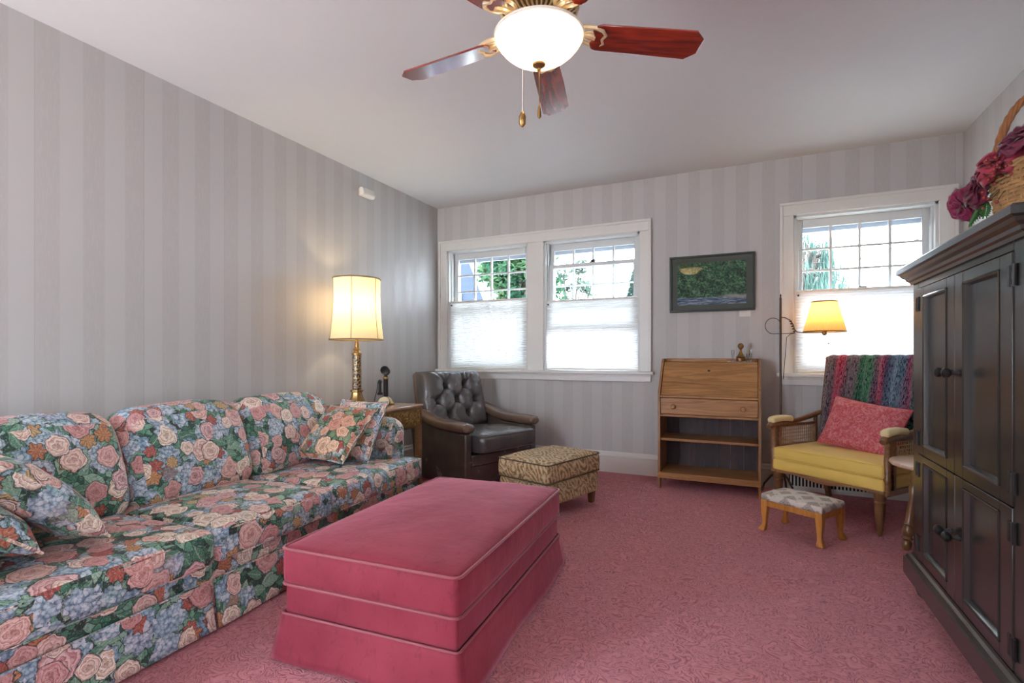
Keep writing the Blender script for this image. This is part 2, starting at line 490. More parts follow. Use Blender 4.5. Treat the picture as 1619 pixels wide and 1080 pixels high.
def yarn():
    g = G('striped_yarn')
    s = g.sep(g.uv())
    wob = g.noise(g.mul(g.uv(), (10, 4, 1)), 1.0, 3)
    u = g.math('ADD', s[0], g.math('MULTIPLY', g.math('SUBTRACT', wob, 0.5), 0.07))
    c = g.ramp(u, [(0.0, (0.20, 0.17, 0.17)), (0.07, (0.13, 0.10, 0.13)), (0.11, (0.42, 0.05, 0.10)), (0.18, (0.36, 0.06, 0.11)), (0.22, (0.12, 0.10, 0.13)), (0.30, (0.16, 0.13, 0.16)),
                   (0.35, (0.03, 0.14, 0.08)), (0.43, (0.05, 0.22, 0.12)), (0.48, (0.11, 0.09, 0.13)), (0.54, (0.40, 0.07, 0.13)), (0.59, (0.05, 0.06, 0.12)), (0.66, (0.16, 0.27, 0.36)),
                   (0.73, (0.08, 0.17, 0.24)), (0.78, (0.33, 0.06, 0.13)), (0.82, (0.03, 0.14, 0.13)), (0.90, (0.022, 0.085, 0.125)), (1.0, (0.05, 0.07, 0.12))])
    fleck = g.noise(g.mul(g.uv(), (150, 34, 1)), 1.0, 3, 0.7)
    spot = g.noise(g.mul(g.uv(), (60, 50, 1)), 1.3, 2, col=True)
    c = g.mix(1.0, c, (1.35, 1.25, 1.25), 'MULTIPLY')
    c = g.mix(g.step(fleck, 0.46, 0.58), c, g.mix(1.0, c, (0.12, 0.12, 0.16), 'MULTIPLY'))
    c = g.mix(g.math('MULTIPLY', g.step(g.sep(spot)[0], 0.58, 0.7), 0.55), c, (0.36, 0.16, 0.19))
    c = g.mix(g.math('MULTIPLY', g.step(g.sep(spot)[1], 0.6, 0.7), 0.5), c, (0.30, 0.32, 0.31))
    return g.done(g.pbr(c, 0.9, g.bump(fleck, 0.9, 0.012), 0, 0.1, 0.2))


M['yarn'] = yarn()


def stool_fabric():
    g = G('patterned_stool_fabric')
    uv = g.uv()
    rot = g.n('ShaderNodeVectorRotate', rotation_type='Z_AXIS')
    g.put(rot.inputs['Vector'], uv)
    rot.inputs['Angle'].default_value = R(45)
    s = g.sep(g.vm('SCALE', rot.outputs[0], 1.0))
    a = g.math('ABSOLUTE', g.math('SUBTRACT', g.math('FRACT', g.math('DIVIDE', s[0], 0.105)), 0.5))
    b = g.math('ABSOLUTE', g.math('SUBTRACT', g.math('FRACT', g.math('DIVIDE', s[1], 0.105)), 0.5))
    box = g.math('MAXIMUM', a, b)
    nz = g.noise(uv, 160, 3)
    motif = g.step(g.math('ADD', box, g.math('MULTIPLY', nz, 0.14)), 0.40, 0.34)
    c = g.mix(motif, (0.64, 0.58, 0.52), g.mix(g.step(nz, 0.4, 0.6), (0.27, 0.23, 0.20), (0.48, 0.42, 0.37)))
    flower = g.voro(uv, 13, 0.7)
    c = g.mix(g.math('MULTIPLY', g.step(flower['Distance'], 0.16, 0.1), 0.6), c, (0.20, 0.25, 0.11))
    return g.done(g.pbr(c, 0.75, g.bump(nz, 0.15, 0.004), 0, 0.3))


M['stool'] = stool_fabric()


def art():
    g = G('forest_river_picture')
    o = g.uv()      # 0..1 across the print
    s = g.sep(o)
    asp = g.mul(o, (1.5, 1, 1))
    n = g.noise(asp, 5, 3, 0.6)
    v = g.voro(asp, 34, 1.0)
    r = g.sep(v['Color'])
    f = g.math('ADD', g.math('MULTIPLY', r[0], 0.55), g.math('MULTIPLY', g.math('SUBTRACT', n, 0.35), 1.2))
    leaves = g.ramp(f, [(0.0, (0.006, 0.018, 0.014)), (0.3, (0.018, 0.060, 0.035)), (0.5, (0.045, 0.150, 0.070)), (0.7, (0.12, 0.27, 0.13)), (1.0, (0.33, 0.43, 0.27))])
    v2 = g.voro(g.mul(o, (14, 60, 1)), 1.0, 1.0)
    water = g.ramp(g.sep(v2['Color'])[0], [(0.0, (0.035, 0.070, 0.12)), (0.5, (0.14, 0.20, 0.29)), (1.0, (0.40, 0.46, 0.53))])
    rock = g.mix(n, (0.30, 0.29, 0.26), (0.5, 0.47, 0.4))
    edge = g.math('ADD', s[1], g.math('MULTIPLY', g.math('SUBTRACT', g.noise(g.mul(o, (9, 1, 1)), 1.0, 3), 0.5), 0.12))
    c = g.mix(g.step(edge, 0.15, 0.19), water, leaves)
    bank = g.math('MULTIPLY', g.step(edge, 0.12, 0.16), g.math('SUBTRACT', 1.0, g.step(edge, 0.19, 0.24)))
    c = g.mix(g.math('MULTIPLY', bank, g.step(s[0], 0.55, 0.85)), c, rock)
    trunk = g.math('MULTIPLY', g.step(g.noise(g.mul(o, (16, 1.5, 1)), 1.0, 2), 0.66, 0.70), g.step(s[1], 0.2, 0.4))
    c = g.mix(g.math('MULTIPLY', trunk, 0.6), c, (0.10, 0.12, 0.10))
    return g.done(g.pbr(c, 0.6, None, 0, 0.2))


M['art'] = art()
M['pic_frame'] = plain('dark_green_frame', (0.022, 0.032, 0.024), 0.35)
M['pic_mat'] = plain('grey_green_mat', (0.090, 0.105, 0.085), 0.8)


def glass(name, refl=0.5, tint=(1, 1, 1)):
    g = G(name)
    f = g.n('ShaderNodeFresnel')
    f.inputs[0].default_value = 1.5
    tr = g.n('ShaderNodeBsdfTransparent')
    tr.inputs[0].default_value = (*tint, 1)
    gl = g.n('ShaderNodeBsdfGlossy')
    gl.inputs['Roughness'].default_value = 0.01
    mx = g.n('ShaderNodeMixShader')
    g.put(mx.inputs[0], g.math('MULTIPLY', f.outputs[0], refl))
    g.t.links.new(tr.outputs[0], mx.inputs[1])
    g.t.links.new(gl.outputs[0], mx.inputs[2])
    return g.done(mx.outputs[0])


M['pane'] = glass('window_glass', 0.6, (0.97, 0.99, 0.99))
M['pic_glass'] = glass('picture_glass', 1.2)
M['crystal'] = glass('clear_glass', 2.5, (0.93, 0.95, 0.94))
M['perfume'] = glass('amber_glass', 1.5, (0.80, 0.55, 0.12))


def translucent(name, col, tcol, tw=0.6, emit=None, estr=0.0, pleat=None, bump=None):
    g = G(name)
    d = g.n('ShaderNodeBsdfDiffuse')
    t = g.n('ShaderNodeBsdfTranslucent')
    o = g.obj()
    nz = g.noise(o, 30, 2)
    g.put(d.inputs[0], g.mix(nz, col, tuple(x * 0.94 for x in col)))
    g.put(t.inputs[0], g.mix(nz, tcol, tuple(x * 0.92 for x in tcol)))
    mx = g.n('ShaderNodeMixShader')
    mx.inputs[0].default_value = tw
    g.t.links.new(d.outputs[0], mx.inputs[1])
    g.t.links.new(t.outputs[0], mx.inputs[2])
    sh = mx.outputs[0]
    if emit:
        e = g.n('ShaderNodeEmission')
        g.put(e.inputs[0], emit)
        e.inputs[1].default_value = estr
        ad = g.n('ShaderNodeAddShader')
        g.t.links.new(sh, ad.inputs[0])
        g.t.links.new(e.outputs[0], ad.inputs[1])
        sh = ad.outputs[0]
    return g.done(sh)


M['shade'] = translucent('white_cellular_fabric', (0.86, 0.86, 0.86), (0.52, 0.51, 0.49), 0.25)
M['lampshade'] = translucent('cream_lamp_shade', (0.78, 0.70, 0.54), (0.92, 0.80, 0.58), 0.5)
M['amber_shade'] = translucent('amber_pleated_shade', (0.62, 0.40, 0.16), (0.85, 0.58, 0.24), 0.5)
M['shade_trim'] = plain('shade_trim', (0.30, 0.22, 0.12), 0.7)


def bowl_glass():
    g = G('frosted_bowl_glass')
    o = g.obj()
    nz = g.noise(o, 7, 3, 0.6)
    d = g.n('ShaderNodeBsdfPrincipled')
    d.inputs['Base Color'].default_value = (0.80, 0.70, 0.54, 1)
    d.inputs['Roughness'].default_value = 0.25
    t = g.n('ShaderNodeBsdfTranslucent')
    g.put(t.inputs[0], g.mix(nz, (1.0, 0.85, 0.60), (0.90, 0.72, 0.46)))
    mx = g.n('ShaderNodeMixShader')
    mx.inputs[0].default_value = 0.6
    g.t.links.new(d.outputs[0], mx.inputs[1])
    g.t.links.new(t.outputs[0], mx.inputs[2])
    return g.done(mx.outputs[0])


M['bowl'] = bowl_glass()


def column_pattern():
    g = G('black_gold_column')
    o = g.obj()
    v = g.voro(g.mul(o, (1, 1, 0.7)), 70, 0.8, '3D')
    f = g.step(v['Distance'], 0.56, 0.46)
    c = g.mix(f, (0.40, 0.25, 0.10), (0.030, 0.022, 0.022))
    return g.done(g.pbr(c, 0.35, None, 0.2, 0.5))


M['column'] = column_pattern()


def gold_panel():
    g = G('gilt_panel')
    o = g.obj()
    n = g.noise(o, 40, 4, 0.7, 1.0)
    c = g.mix(g.step(n, 0.45, 0.6), (0.17, 0.085, 0.025), (0.48, 0.29, 0.085))
    return g.done(g.pbr(c, 0.4, g.bump(n, 0.6, 0.006), 0.3, 0.5))


M['gilt'] = gold_panel()


def siding():
    g = G('blue_siding')
    s = g.sep(g.obj())
    ph = g.math('FRACT', g.math('DIVIDE', s[2], 0.14))
    c = g.mix(g.step(ph, 0.88, 0.97), (0.014, 0.023, 0.043), (0.007, 0.012, 0.022))
    return g.done(g.pbr(c, 0.7, None, 0, 0.3))


M['siding'] = siding()
M['ext_white'] = plain('white_rake_board', (0.80, 0.82, 0.82), 0.6)
M['roof'] = plain('grey_shingles', (0.16, 0.16, 0.17), 0.9, var=0.3, scale=20)
M['bounce_pale'] = plain('pale_bounce_ground', (0.55, 0.54, 0.52), 0.95, var=0.1, scale=2)  # pale so the unseen ground outside bounces daylight indoors
M['bark'] = plain('tree_bark', (0.06, 0.048, 0.038), 0.9, var=0.3, scale=15, bump=0.5, bscale=30)


def leafy(name, a, b):
    g = G(name)
    nz = g.noise(g.obj(), 2.2, 3, 0.7)
    c = g.mix(g.step(nz, 0.35, 0.65), a, b)
    d = g.n('ShaderNodeBsdfDiffuse')
    t = g.n('ShaderNodeBsdfTranslucent')
    g.put(d.inputs[0], c)
    g.put(t.inputs[0], c)
    mx = g.n('ShaderNodeMixShader')
    mx.inputs[0].default_value = 0.4
    g.t.links.new(d.outputs[0], mx.inputs[1])
    g.t.links.new(t.outputs[0], mx.inputs[2])
    return g.done(mx.outputs[0])


M['leaf_maple'] = leafy('maple_leaves', (0.014, 0.050, 0.030), (0.055, 0.105, 0.048))
M['leaf_thin'] = leafy('thin_leaves', (0.035, 0.060, 0.045), (0.080, 0.110, 0.080))
M['leaf_cone'] = leafy('conifer_needles', (0.025, 0.050, 0.042), (0.050, 0.085, 0.065))
M['leaf_weep'] = leafy('weeping_leaves', (0.035, 0.070, 0.058), (0.080, 0.125, 0.105))


# ------------------------------------------------------------------ mesh builder
class MB:
    def __init__(self):
        self.v, self.f, self.uv = [], [], None

    def add(self, vs, fs, mat=None):
        k = len(self.v)
        if mat is not None:
            vs = [mat @ Vector(p) for p in vs]
        self.v += [tuple(p) for p in vs]
        self.f += [tuple(i + k for i in f) for f in fs]
        return self

    def box(self, x0, x1, y0, y1, z0, z1, mat=None):
        vs = [(x0, y0, z0), (x1, y0, z0), (x1, y1, z0), (x0, y1, z0), (x0, y0, z1), (x1, y0, z1), (x1, y1, z1), (x0, y1, z1)]
        fs = [(0, 3, 2, 1), (4, 5, 6, 7), (0, 1, 5, 4), (1, 2, 6, 5), (2, 3, 7, 6), (3, 0, 4, 7)]
        return self.add(vs, fs, mat)

    def prism(self, poly, axis, a, b, mat=None):
        """extrude a 2-D outline along an axis ('x': outline is y,z; 'y': x,z; 'z': x,y)"""
        def P(p, t):
            return (t, p[0], p[1]) if axis == 'x' else (p[0], t, p[1]) if axis == 'y' else (p[0], p[1], t)
        n = len(poly)
        vs = [P(p, a) for p in poly] + [P(p, b) for p in poly]
        fs = [tuple(range(n))[::-1], tuple(range(n, 2 * n))] + [(i, (i + 1) % n, n + (i + 1) % n, n + i) for i in range(n)]
        return self.add(vs, fs, mat)

    def lathe(self, prof, seg=24, mat=None, cap=True, sx=1, sy=1):
        """prof: (r, z) from bottom to top"""
        vs, fs = [], []
        for r, z in prof:
            for i in range(seg):
                a = 2 * PI * i / seg
                vs.append((r * math.cos(a) * sx, r * math.sin(a) * sy, z))
        for k in range(len(prof) - 1):
            for i in range(seg):
                j = (i + 1) % seg
                fs.append((k * seg + i, k * seg + j, (k + 1) * seg + j, (k + 1) * seg + i))
        if cap:
            fs.append(tuple(range(seg))[::-1])
            fs.append(tuple((len(prof) - 1) * seg + i for i in range(seg)))
        return self.add(vs, fs, mat)

    def tube(self, pts, r, seg=8, closed=False, mat=None):
        pts = [Vector(p) for p in pts]
        n = len(pts)
        rr = r if isinstance(r, (list, tuple)) else [r] * n
        vs, fs = [], []
        prev = None
        for i, p in enumerate(pts):
            if closed:
                t = (pts[(i + 1) % n] - pts[i - 1])
            else:
                t = pts[min(i + 1, n - 1)] - pts[max(i - 1, 0)]
            t = t.normalized() if t.length > 1e-9 else Vector((0, 0, 1))
            if prev is None:
                ref = Vector((0, 0, 1)) if abs(t.z) < 0.9 else Vector((1, 0, 0))
                nn = t.cross(ref).normalized()
            else:
                nn = (prev - t * prev.dot(t))
                nn = nn.normalized() if nn.length > 1e-6 else t.orthogonal().normalized()
            prev = nn
            bb = t.cross(nn)
            for k in range(seg):
                a = 2 * PI * k / seg
                vs.append(p + (nn * math.cos(a) + bb * math.sin(a)) * rr[i])
        m = n if closed else n - 1
        for i in range(m):
            for k in range(seg):
                a, b = i * seg + k, i * seg + (k + 1) % seg
                c, d = ((i + 1) % n) * seg + (k + 1) % seg, ((i + 1) % n) * seg + k
                fs.append((a, b, c, d))
        if not closed:
            fs.append(tuple(range(seg))[::-1])
            fs.append(tuple((n - 1) * seg + k for k in range(seg)))
        return self.add(vs, fs, mat)

    def ball(self, c, r, seg=12, rings=8, sz=1.0, mat=None):
        prof = []
        for i in range(rings + 1):
            a = -PI / 2 + PI * i / rings
            prof.append((max(r * math.cos(a), r * 0.02), r * math.sin(a) * sz))
        m = Matrix.Translation(Vector(c))
        return self.lathe(prof, seg, (mat @ m) if mat is not None else m)

    def grid(self, fn, nu, nv, mat=None, flip=False):
        vs = [fn(i / nu, j / nv) for j in range(nv + 1) for i in range(nu + 1)]
        fs = []
        for j in range(nv):
            for i in range(nu):
                a = j * (nu + 1) + i
                q = (a, a + 1, a + nu + 2, a + nu + 1)
                fs.append(q[::-1] if flip else q)
        return self.add(vs, fs, mat)

    def rbox(self, hx, hy, hz, r, n=12, fn=None, mat=None):
        """rounded box centred at the origin with half sizes; fn reshapes each point"""
        def line(h):
            inner = h - r
            k = 4
            e = [-h + r * (1 - math.cos(PI / 2 * i / k)) for i in range(k)]
            mid = [-inner + 2 * inner * i / n for i in range(n + 1)]
            return e + mid + [-q for q in e[::-1]]
        L = [line(hx), line(hy), line(hz)]
        idx, vs, fs = {}, [], []

        def vert(p):
            key = tuple(round(c, 6) for c in p)
            if key not in idx:
                idx[key] = len(vs)
                q = [max(-(h - r), min(h - r, c)) for c, h in zip(p, (hx, hy, hz))]
                d = Vector([a - b for a, b in zip(p, q)])
                if d.length > 1e-9:
                    d = d.normalized() * r
                o = Vector(q) + d
                vs.append(tuple(fn(o)) if fn else tuple(o))
            return idx[key]
        hs = (hx, hy, hz)
        for ax in range(3):
            b, c = (ax + 1) % 3, (ax + 2) % 3
            for sgn in (-1, 1):
                for i in range(len(L[b]) - 1):
                    for j in range(len(L[c]) - 1):
                        q = []
                        for di, dj in ((0, 0), (1, 0), (1, 1), (0, 1)):
                            p = [0, 0, 0]
                            p[ax] = sgn * hs[ax]
                            p[b] = L[b][i + di]
                            p[c] = L[c][j + dj]
                            q.append(vert(p))
                        fs.append(tuple(q) if sgn > 0 else tuple(q[::-1]))
        return self.add(vs, fs, mat)

    def build(self, name, mat, parent=None, bevel=0.0, smooth=40, uv=None, uvoff=(0, 0), solid=0.0, seg=2):
        me = bpy.data.meshes.new(name)
        me.from_pydata(self.v, [], self.f)
        me.update()
        me.validate()
        if uv is None and mat.name.startswith('floral_chintz'):
            uv = 'box'
        if uv == 'box':
            lay = me.uv_layers.new(name='uv')
            for p in me.polygons:
                n = p.normal
                ax = max(range(3), key=lambda i: abs(n[i]))
                for li in p.loop_indices:
                    co = me.vertices[me.loops[li].vertex_index].co
                    q = (co[1], co[2]) if ax == 0 else (co[0], co[2]) if ax == 1 else (co[1], co[0])
                    lay.data[li].uv = (q[0] + uvoff[0] + ax * 3.37, q[1] + uvoff[1] + ax * 1.71)
        elif callable(uv):
            lay = me.uv_layers.new(name='uv')
            for lp in me.loops:
                lay.data[lp.index].uv = uv(me.vertices[lp.vertex_index].co)
        if smooth:
            for p in me.polygons:
                p.use_smooth = True
            me.set_sharp_from_angle(angle=R(smooth))
        me.materials.append(mat)
        o = bpy.data.objects.new(name, me)
        COL.objects.link(o)
        if parent is not None:
            o.parent = parent
        if solid:
            md = o.modifiers.new('thickness', 'SOLIDIFY')
            md.thickness = solid
            md.offset = 0
        if bevel:
            md = o.modifiers.new('bevel', 'BEVEL')
            md.width = bevel
            md.segments = seg
            md.limit_method = 'ANGLE'
            md.angle_limit = R(35)
        return o


def tag(o, label, cat, group=None, kind=None):
    o['label'] = label
    o['category'] = cat
    if group:
        o['group'] = group
    if kind:
        o['kind'] = kind
    return o


def thing(name, label, cat, loc=(0, 0, 0), rotz=0.0, group=None):
    o = bpy.data.objects.new(name, None)
    o.empty_display_size = 0.1
    COL.objects.link(o)
    o.location = loc
    o.rotation_euler = (0, 0, rotz)
    return tag(o, label, cat, group)


def struct(o, label=None, cat=None):
    o['kind'] = 'structure'
    if label:
        o['label'] = label
        o['category'] = cat
    return o


def T(x, y, z):
    return Matrix.Translation(Vector((x, y, z)))


def RX(a):
    return Matrix.Rotation(a, 4, 'X')


def RY(a):
    return Matrix.Rotation(a, 4, 'Y')


def RZ(a):
    return Matrix.Rotation(a, 4, 'Z')


def nz(p, s=1.0, seed=0.0):
    return noise.noise(Vector((p[0] * s + seed, p[1] * s + seed * 1.7, p[2] * s - seed)))


def along(a, b, m=None):
    """matrix that takes local z (0..1) onto the segment a-b"""
    a, b = Vector(a), Vector(b)
    d = b - a
    return T(*a) @ d.to_track_quat('Z', 'Y').to_matrix().to_4x4()


# ------------------------------------------------------------------ the room
TH = 0.16
struct(MB().box(XL - TH, XR + TH, YF, YB + TH, -0.12, 0.0).build('floor', M['carpet']), 'rose pink carpet with a sculpted scroll pattern', 'carpet')
struct(MB().box(XL - TH, XR + TH, YF, YB + TH, H, H + 0.12).build('ceiling', M['ceil']), 'smooth pale grey white painted ceiling', 'ceiling')
struct(MB().box(XL - TH, XL, YF, YB + TH, 0, H).build('wall_left', M['wall_l']), 'striped wallpaper wall behind the floral sofa', 'wall')
struct(MB().box(XR, XR + TH, -0.95, YB + TH, 0, H).box(XR, XR + TH, YF, -0.95, 2.4, H).build('wall_right', M['wall_r']), 'striped wallpaper wall behind the black armoire', 'wall')  # unseen opening beside the camera, added and sized for daylight fill

# window openings in the back wall: x0, x1, z0, z1
Z0, Z1 = 1.045, 2.460
OPEN = [(-3.285, -2.235), (-2.045, -1.005), (0.358, 1.390)]
b = MB()
xs = XL
for x0, x1 in OPEN:
    b.box(xs, x0, YB, YB + TH, 0, H)
    b.box(x0, x1, YB, YB + TH, 0, Z0)
    b.box(x0, x1, YB, YB + TH, Z1, H)
    xs = x1
b.box(xs, XR, YB, YB + TH, 0, H)
struct(b.build('wall_back', M['wall_b'], smooth=0), 'striped wallpaper wall with the windows', 'wall')

rw = MB()
rw.box(-2.50, XR + TH, YF - TH, YF, 0, H)
rw.box(XL - TH, -2.50, YF - TH, YF, 2.4, H)  # header over an unseen opening added to let fill daylight in
struct(rw.build('wall_rear', M['wall_b'], smooth=0), 'striped wallpaper wall with an opening added behind the viewpoint for daylight fill', 'wall')

base_prof = [(0.0, 0.0), (0.018, 0.0), (0.018, 0.155), (0.026, 0.160), (0.026, 0.172), (0.016, 0.180), (0.013, 0.205), (0.0, 0.213)]
struct(MB().prism([(YB - d, z) for d, z in base_prof], 'x', XL, XR).build('baseboard_back', M['trim'], smooth=30), 'white moulded baseboard below the windows', 'baseboard')
struct(MB().prism([(XL + d, z) for d, z in base_prof], 'y', YF, YB).build('baseboard_left', M['trim'], smooth=30), 'white moulded baseboard behind the sofa', 'baseboard')
struct(MB().prism([(XR - d, z) for d, z in base_prof], 'y', -0.95, YB).build('baseboard_right', M['trim'], smooth=30), 'white moulded baseboard behind the armoire', 'baseboard')


def make_window(name, label, spans, cx0, cx1):
    w = thing(name, label, 'window', (0, YB, 0))
    w['kind'] = 'structure'
    zt = 2.572
    c = MB()
    c.box(cx0, spans[0][0], -0.024, 0, Z0, Z1)                       # side casings
    c.box(spans[-1][1], cx1, -0.024, 0, Z0, Z1)
    for k in range(len(spans) - 1):
        c.box(spans[k][1], spans[k + 1][0], -0.020, 0, Z0, Z1)
    c.box(cx0, cx1, -0.024, 0, Z1, zt)
    # back band round the outside edge
    c.box(cx0 - 0.006, cx0 + 0.022, -0.036, -0.0245, Z0, zt - 0.023)
    c.box(cx1 - 0.022, cx1 + 0.006, -0.036, -0.0245, Z0, zt - 0.023)
    c.box(cx0 - 0.006, cx1 + 0.006, -0.036, -0.0245, zt - 0.022, zt + 0.004)
    c.build('casing', M['trim'], w, bevel=0.004)
    s = MB()
    s.box(cx0 - 0.03, cx1 + 0.03, -0.075, 0.0, Z0 - 0.032, Z0)
    for x0, x1 in spans:
        s.box(x0, x1, 0, TH, Z0 - 0.03, Z0 + 0.004)
    s.build('sill', M['trim'], w, bevel=0.006)
    a = MB().box(cx0, cx1, -0.026, 0, Z0 - 0.105, Z0 - 0.032)
    a.box(cx0, cx1, -0.034, -0.026, Z0 - 0.052, Z0 - 0.032)
    a.build('apron', M['trim'], w, bevel=0.004)
    for k, (x0, x1) in enumerate(spans):
        j = MB()
        for xa, xb in ((x0, x0 + 0.02), (x1 - 0.02, x1)):
            j.box(xa, xb, 0.0, TH, Z0, Z1)
        j.box(x0, x1, 0.0, TH, Z1 - 0.02, Z1)
        j.box(x0 + 0.02, x0 + 0.034, 0.045, 0.075, Z0, Z1 - 0.02)
        j.box(x1 - 0.034, x1 - 0.02, 0.045, 0.075, Z0, Z1 - 0.02)
        j.build('jamb', M['sash'], w)
        raised = (len(spans) == 2 and k == 1)
        # upper sash
        ux0, ux1, uz0, uz1 = x0 + 0.03, x1 - 0.03, 1.735, Z1 - 0.02
        ya, yb = 0.112, 0.146
        f = MB()
        f.box(ux0, ux0 + 0.05, ya, yb, uz0, uz1)
        f.box(ux1 - 0.05, ux1, ya, yb, uz0, uz1)
        f.box(ux0 + 0.05, ux1 - 0.05, ya, yb, uz1 - 0.075, uz1)
        f.box(ux0 + 0.05, ux1 - 0.05, ya, yb, uz0, uz0 + 0.042)
        up = f.build('upper_sash', M['sash'], w, bevel=0.004)
        gx0, gx1, gz0, gz1 = ux0 + 0.05, ux1 - 0.05, uz0 + 0.042, uz1 - 0.075
        m = MB()
        for i in range(1, 4):
            xx = gx0 + (gx1 - gx0) * i / 4
            m.box(xx - 0.010, xx + 0.010, ya + 0.004, yb - 0.004, gz0, gz1)
        for i in range(1, 3):
            zz = gz0 + (gz1 - gz0) * i / 3
            m.box(gx0, gx1, ya + 0.006, yb - 0.006, zz - 0.009, zz + 0.009)
        m.build('muntins', M['sash'], up)
        MB().box(gx0, gx1, 0.128, 0.131, gz0, gz1).build('pane', M['pane'], up)
        # lower sash, one clear pane; slid up in the middle window
        lz0, lz1 = (Z0 + 0.004, 1.782) if not raised else (1.475, 2.205)
        ya, yb = 0.076, 0.108
        f = MB()
        f.box(ux0, ux0 + 0.05, ya, yb, lz0, lz1)
        f.box(ux1 - 0.05, ux1, ya, yb, lz0, lz1)
        f.box(ux0 + 0.05, ux1 - 0.05, ya, yb, lz1 - 0.04, lz1)
        f.box(ux0 + 0.05, ux1 - 0.05, ya, yb, lz0, lz0 + 0.075)
        lo = f.build('lower_sash', M['sash'], w, bevel=0.004)
        MB().box(ux0 + 0.05, ux1 - 0.05, 0.091, 0.094, lz0 + 0.075, lz1 - 0.04).build('pane', M['pane'], lo)
        xm = (ux0 + ux1) / 2
        lk = MB().box(xm - 0.03, xm + 0.03, ya - 0.002, yb, lz1, lz1 + 0.012)
        lk.box(xm - 0.012, xm + 0.045, ya - 0.012, ya + 0.012, lz1 + 0.012, lz1 + 0.026, None)
        lk.build('sash_lock', M['iron'], lo, bevel=0.003)
        # storm window frame outside
        st = MB()
        st.box(x0 + 0.02, x0 + 0.065, TH, TH + 0.03, Z0, Z1)
        st.box(x1 - 0.065, x1 - 0.02, TH, TH + 0.03, Z0, Z1)
        st.box(x0 + 0.065, x1 - 0.065, TH, TH + 0.03, Z1 - 0.13, Z1)
        st.box(x0 + 0.065, x1 - 0.065, TH, TH + 0.03, Z0, Z0 + 0.06)
        st.build('storm_frame', M['storm'], w)
    return w


make_window('window_1', 'double sash window with one wide white casing and two shades', OPEN[:2], -3.392, -0.893)
make_window('window_2', 'single sash window behind the yellow armchair and floor lamp', OPEN[2:], 0.252, 1.505)


def shade(x0, x1, ztop, label):
    t = thing('cellular_shade', label, 'window shade', (0, YB + 0.04, 0), 0, 'white pleated shades')
    n = int(round((ztop - Z0 - 0.03) / 0.0235))
    zb = Z0 + 0.024
    pts_f, pts_b = [], []
    for i in range(n * 2 + 1):
        z = zb + (ztop - 0.016 - zb) * i / (n * 2)
        d = 0.010 if i % 2 else 0.0
        pts_f.append((-d - 0.002, z))
    m = MB()
    def fn(u, v):
        k = min(int(round(v * n * 2)), n * 2)
        d, z = pts_f[k]
        return (x0 + (x1 - x0) * u, d, z)
    m.grid(fn, 1, n * 2)
    m.build('fabric', M['shade'], t, smooth=0)
    MB().box(x0, x1, -0.016, 0.016, ztop - 0.016, ztop + 0.006).build('top_rail', M['white_plastic'], t, bevel=0.004)
    MB().box(x0, x1, -0.016, 0.016, Z0 + 0.006, Z0 + 0.026).build('bottom_rail', M['white_plastic'], t, bevel=0.004)
    for xx in (x0 + 0.02, x1 - 0.02):
        MB().tube([(xx, 0, ztop), (xx, 0, Z1 - 0.025)], 0.0010, 5).build('lift_cord', M['white_plastic'], t)
    MB().box(x0 + 0.012, x0 + 0.024, -0.026, -0.012, ztop - 0.05, ztop - 0.034).build('cord_clip', M['iron'], t)
    return t


shade(OPEN[0][0] + 0.022, OPEN[0][1] - 0.022, 1.850, 'white pleated shade in the window nearest the room corner')
shade(OPEN[1][0] + 0.022, OPEN[1][1] - 0.022, 1.806, 'white pleated shade in the window between the corner window and the picture')
shade(OPEN[2][0] + 0.022, OPEN[2][1] - 0.022, 1.785, 'white pleated shade behind the floor lamp and armchair')

# ------------------------------------------------------------------ wall sensor, card, vent
t = thing('motion_sensor', 'small white plastic sensor box high on the left wall', 'sensor', (XL, 3.87, 2.79))
MB().box(0, 0.022, -0.05, 0.05, -0.035, 0.035).build('mount', M['cream_plastic'], t, bevel=0.006)
MB().prism([(0.022, -0.045), (0.070, -0.045), (0.085, -0.02), (0.070, 0.040), (0.022, 0.045)], 'y', -0.062, 0.105).build('housing', M['white_plastic'], t, bevel=0.010, seg=3)
tag(MB().box(-0.086, 0.010, YB - 0.004, YB, 1.568, 1.628).build('wall_card', M['white_plastic']), 'small plain white card on the wall below the picture corner', 'card')
t = thing('wall_vent', 'white louvred vent on the baseboard under the armchair', 'vent', (0.62, YB - 0.026, 0.0))
fr = MB()
fr.box(-0.32, 0.32, -0.02, 0, 0.148, 0.165)
fr.box(-0.32, 0.32, -0.02, 0, 0.03, 0.045)
fr.box(-0.32, -0.30, -0.02, 0, 0.045, 0.148)
fr.box(0.30, 0.32, -0.02, 0, 0.045, 0.148)
fr.build('frame', M['white_plastic'], t, bevel=0.003)
MB().box(-0.30, 0.30, -0.006, 0, 0.045, 0.148).build('backing', M['dark_slot'], t)
sl = MB()
for k in range(22):
    xx = -0.285 + k * 0.0271
    sl.box(xx - 0.006, xx + 0.006, -0.018, -0.007, 0.045, 0.148)
sl.build('louvres', M['white_plastic'], t)

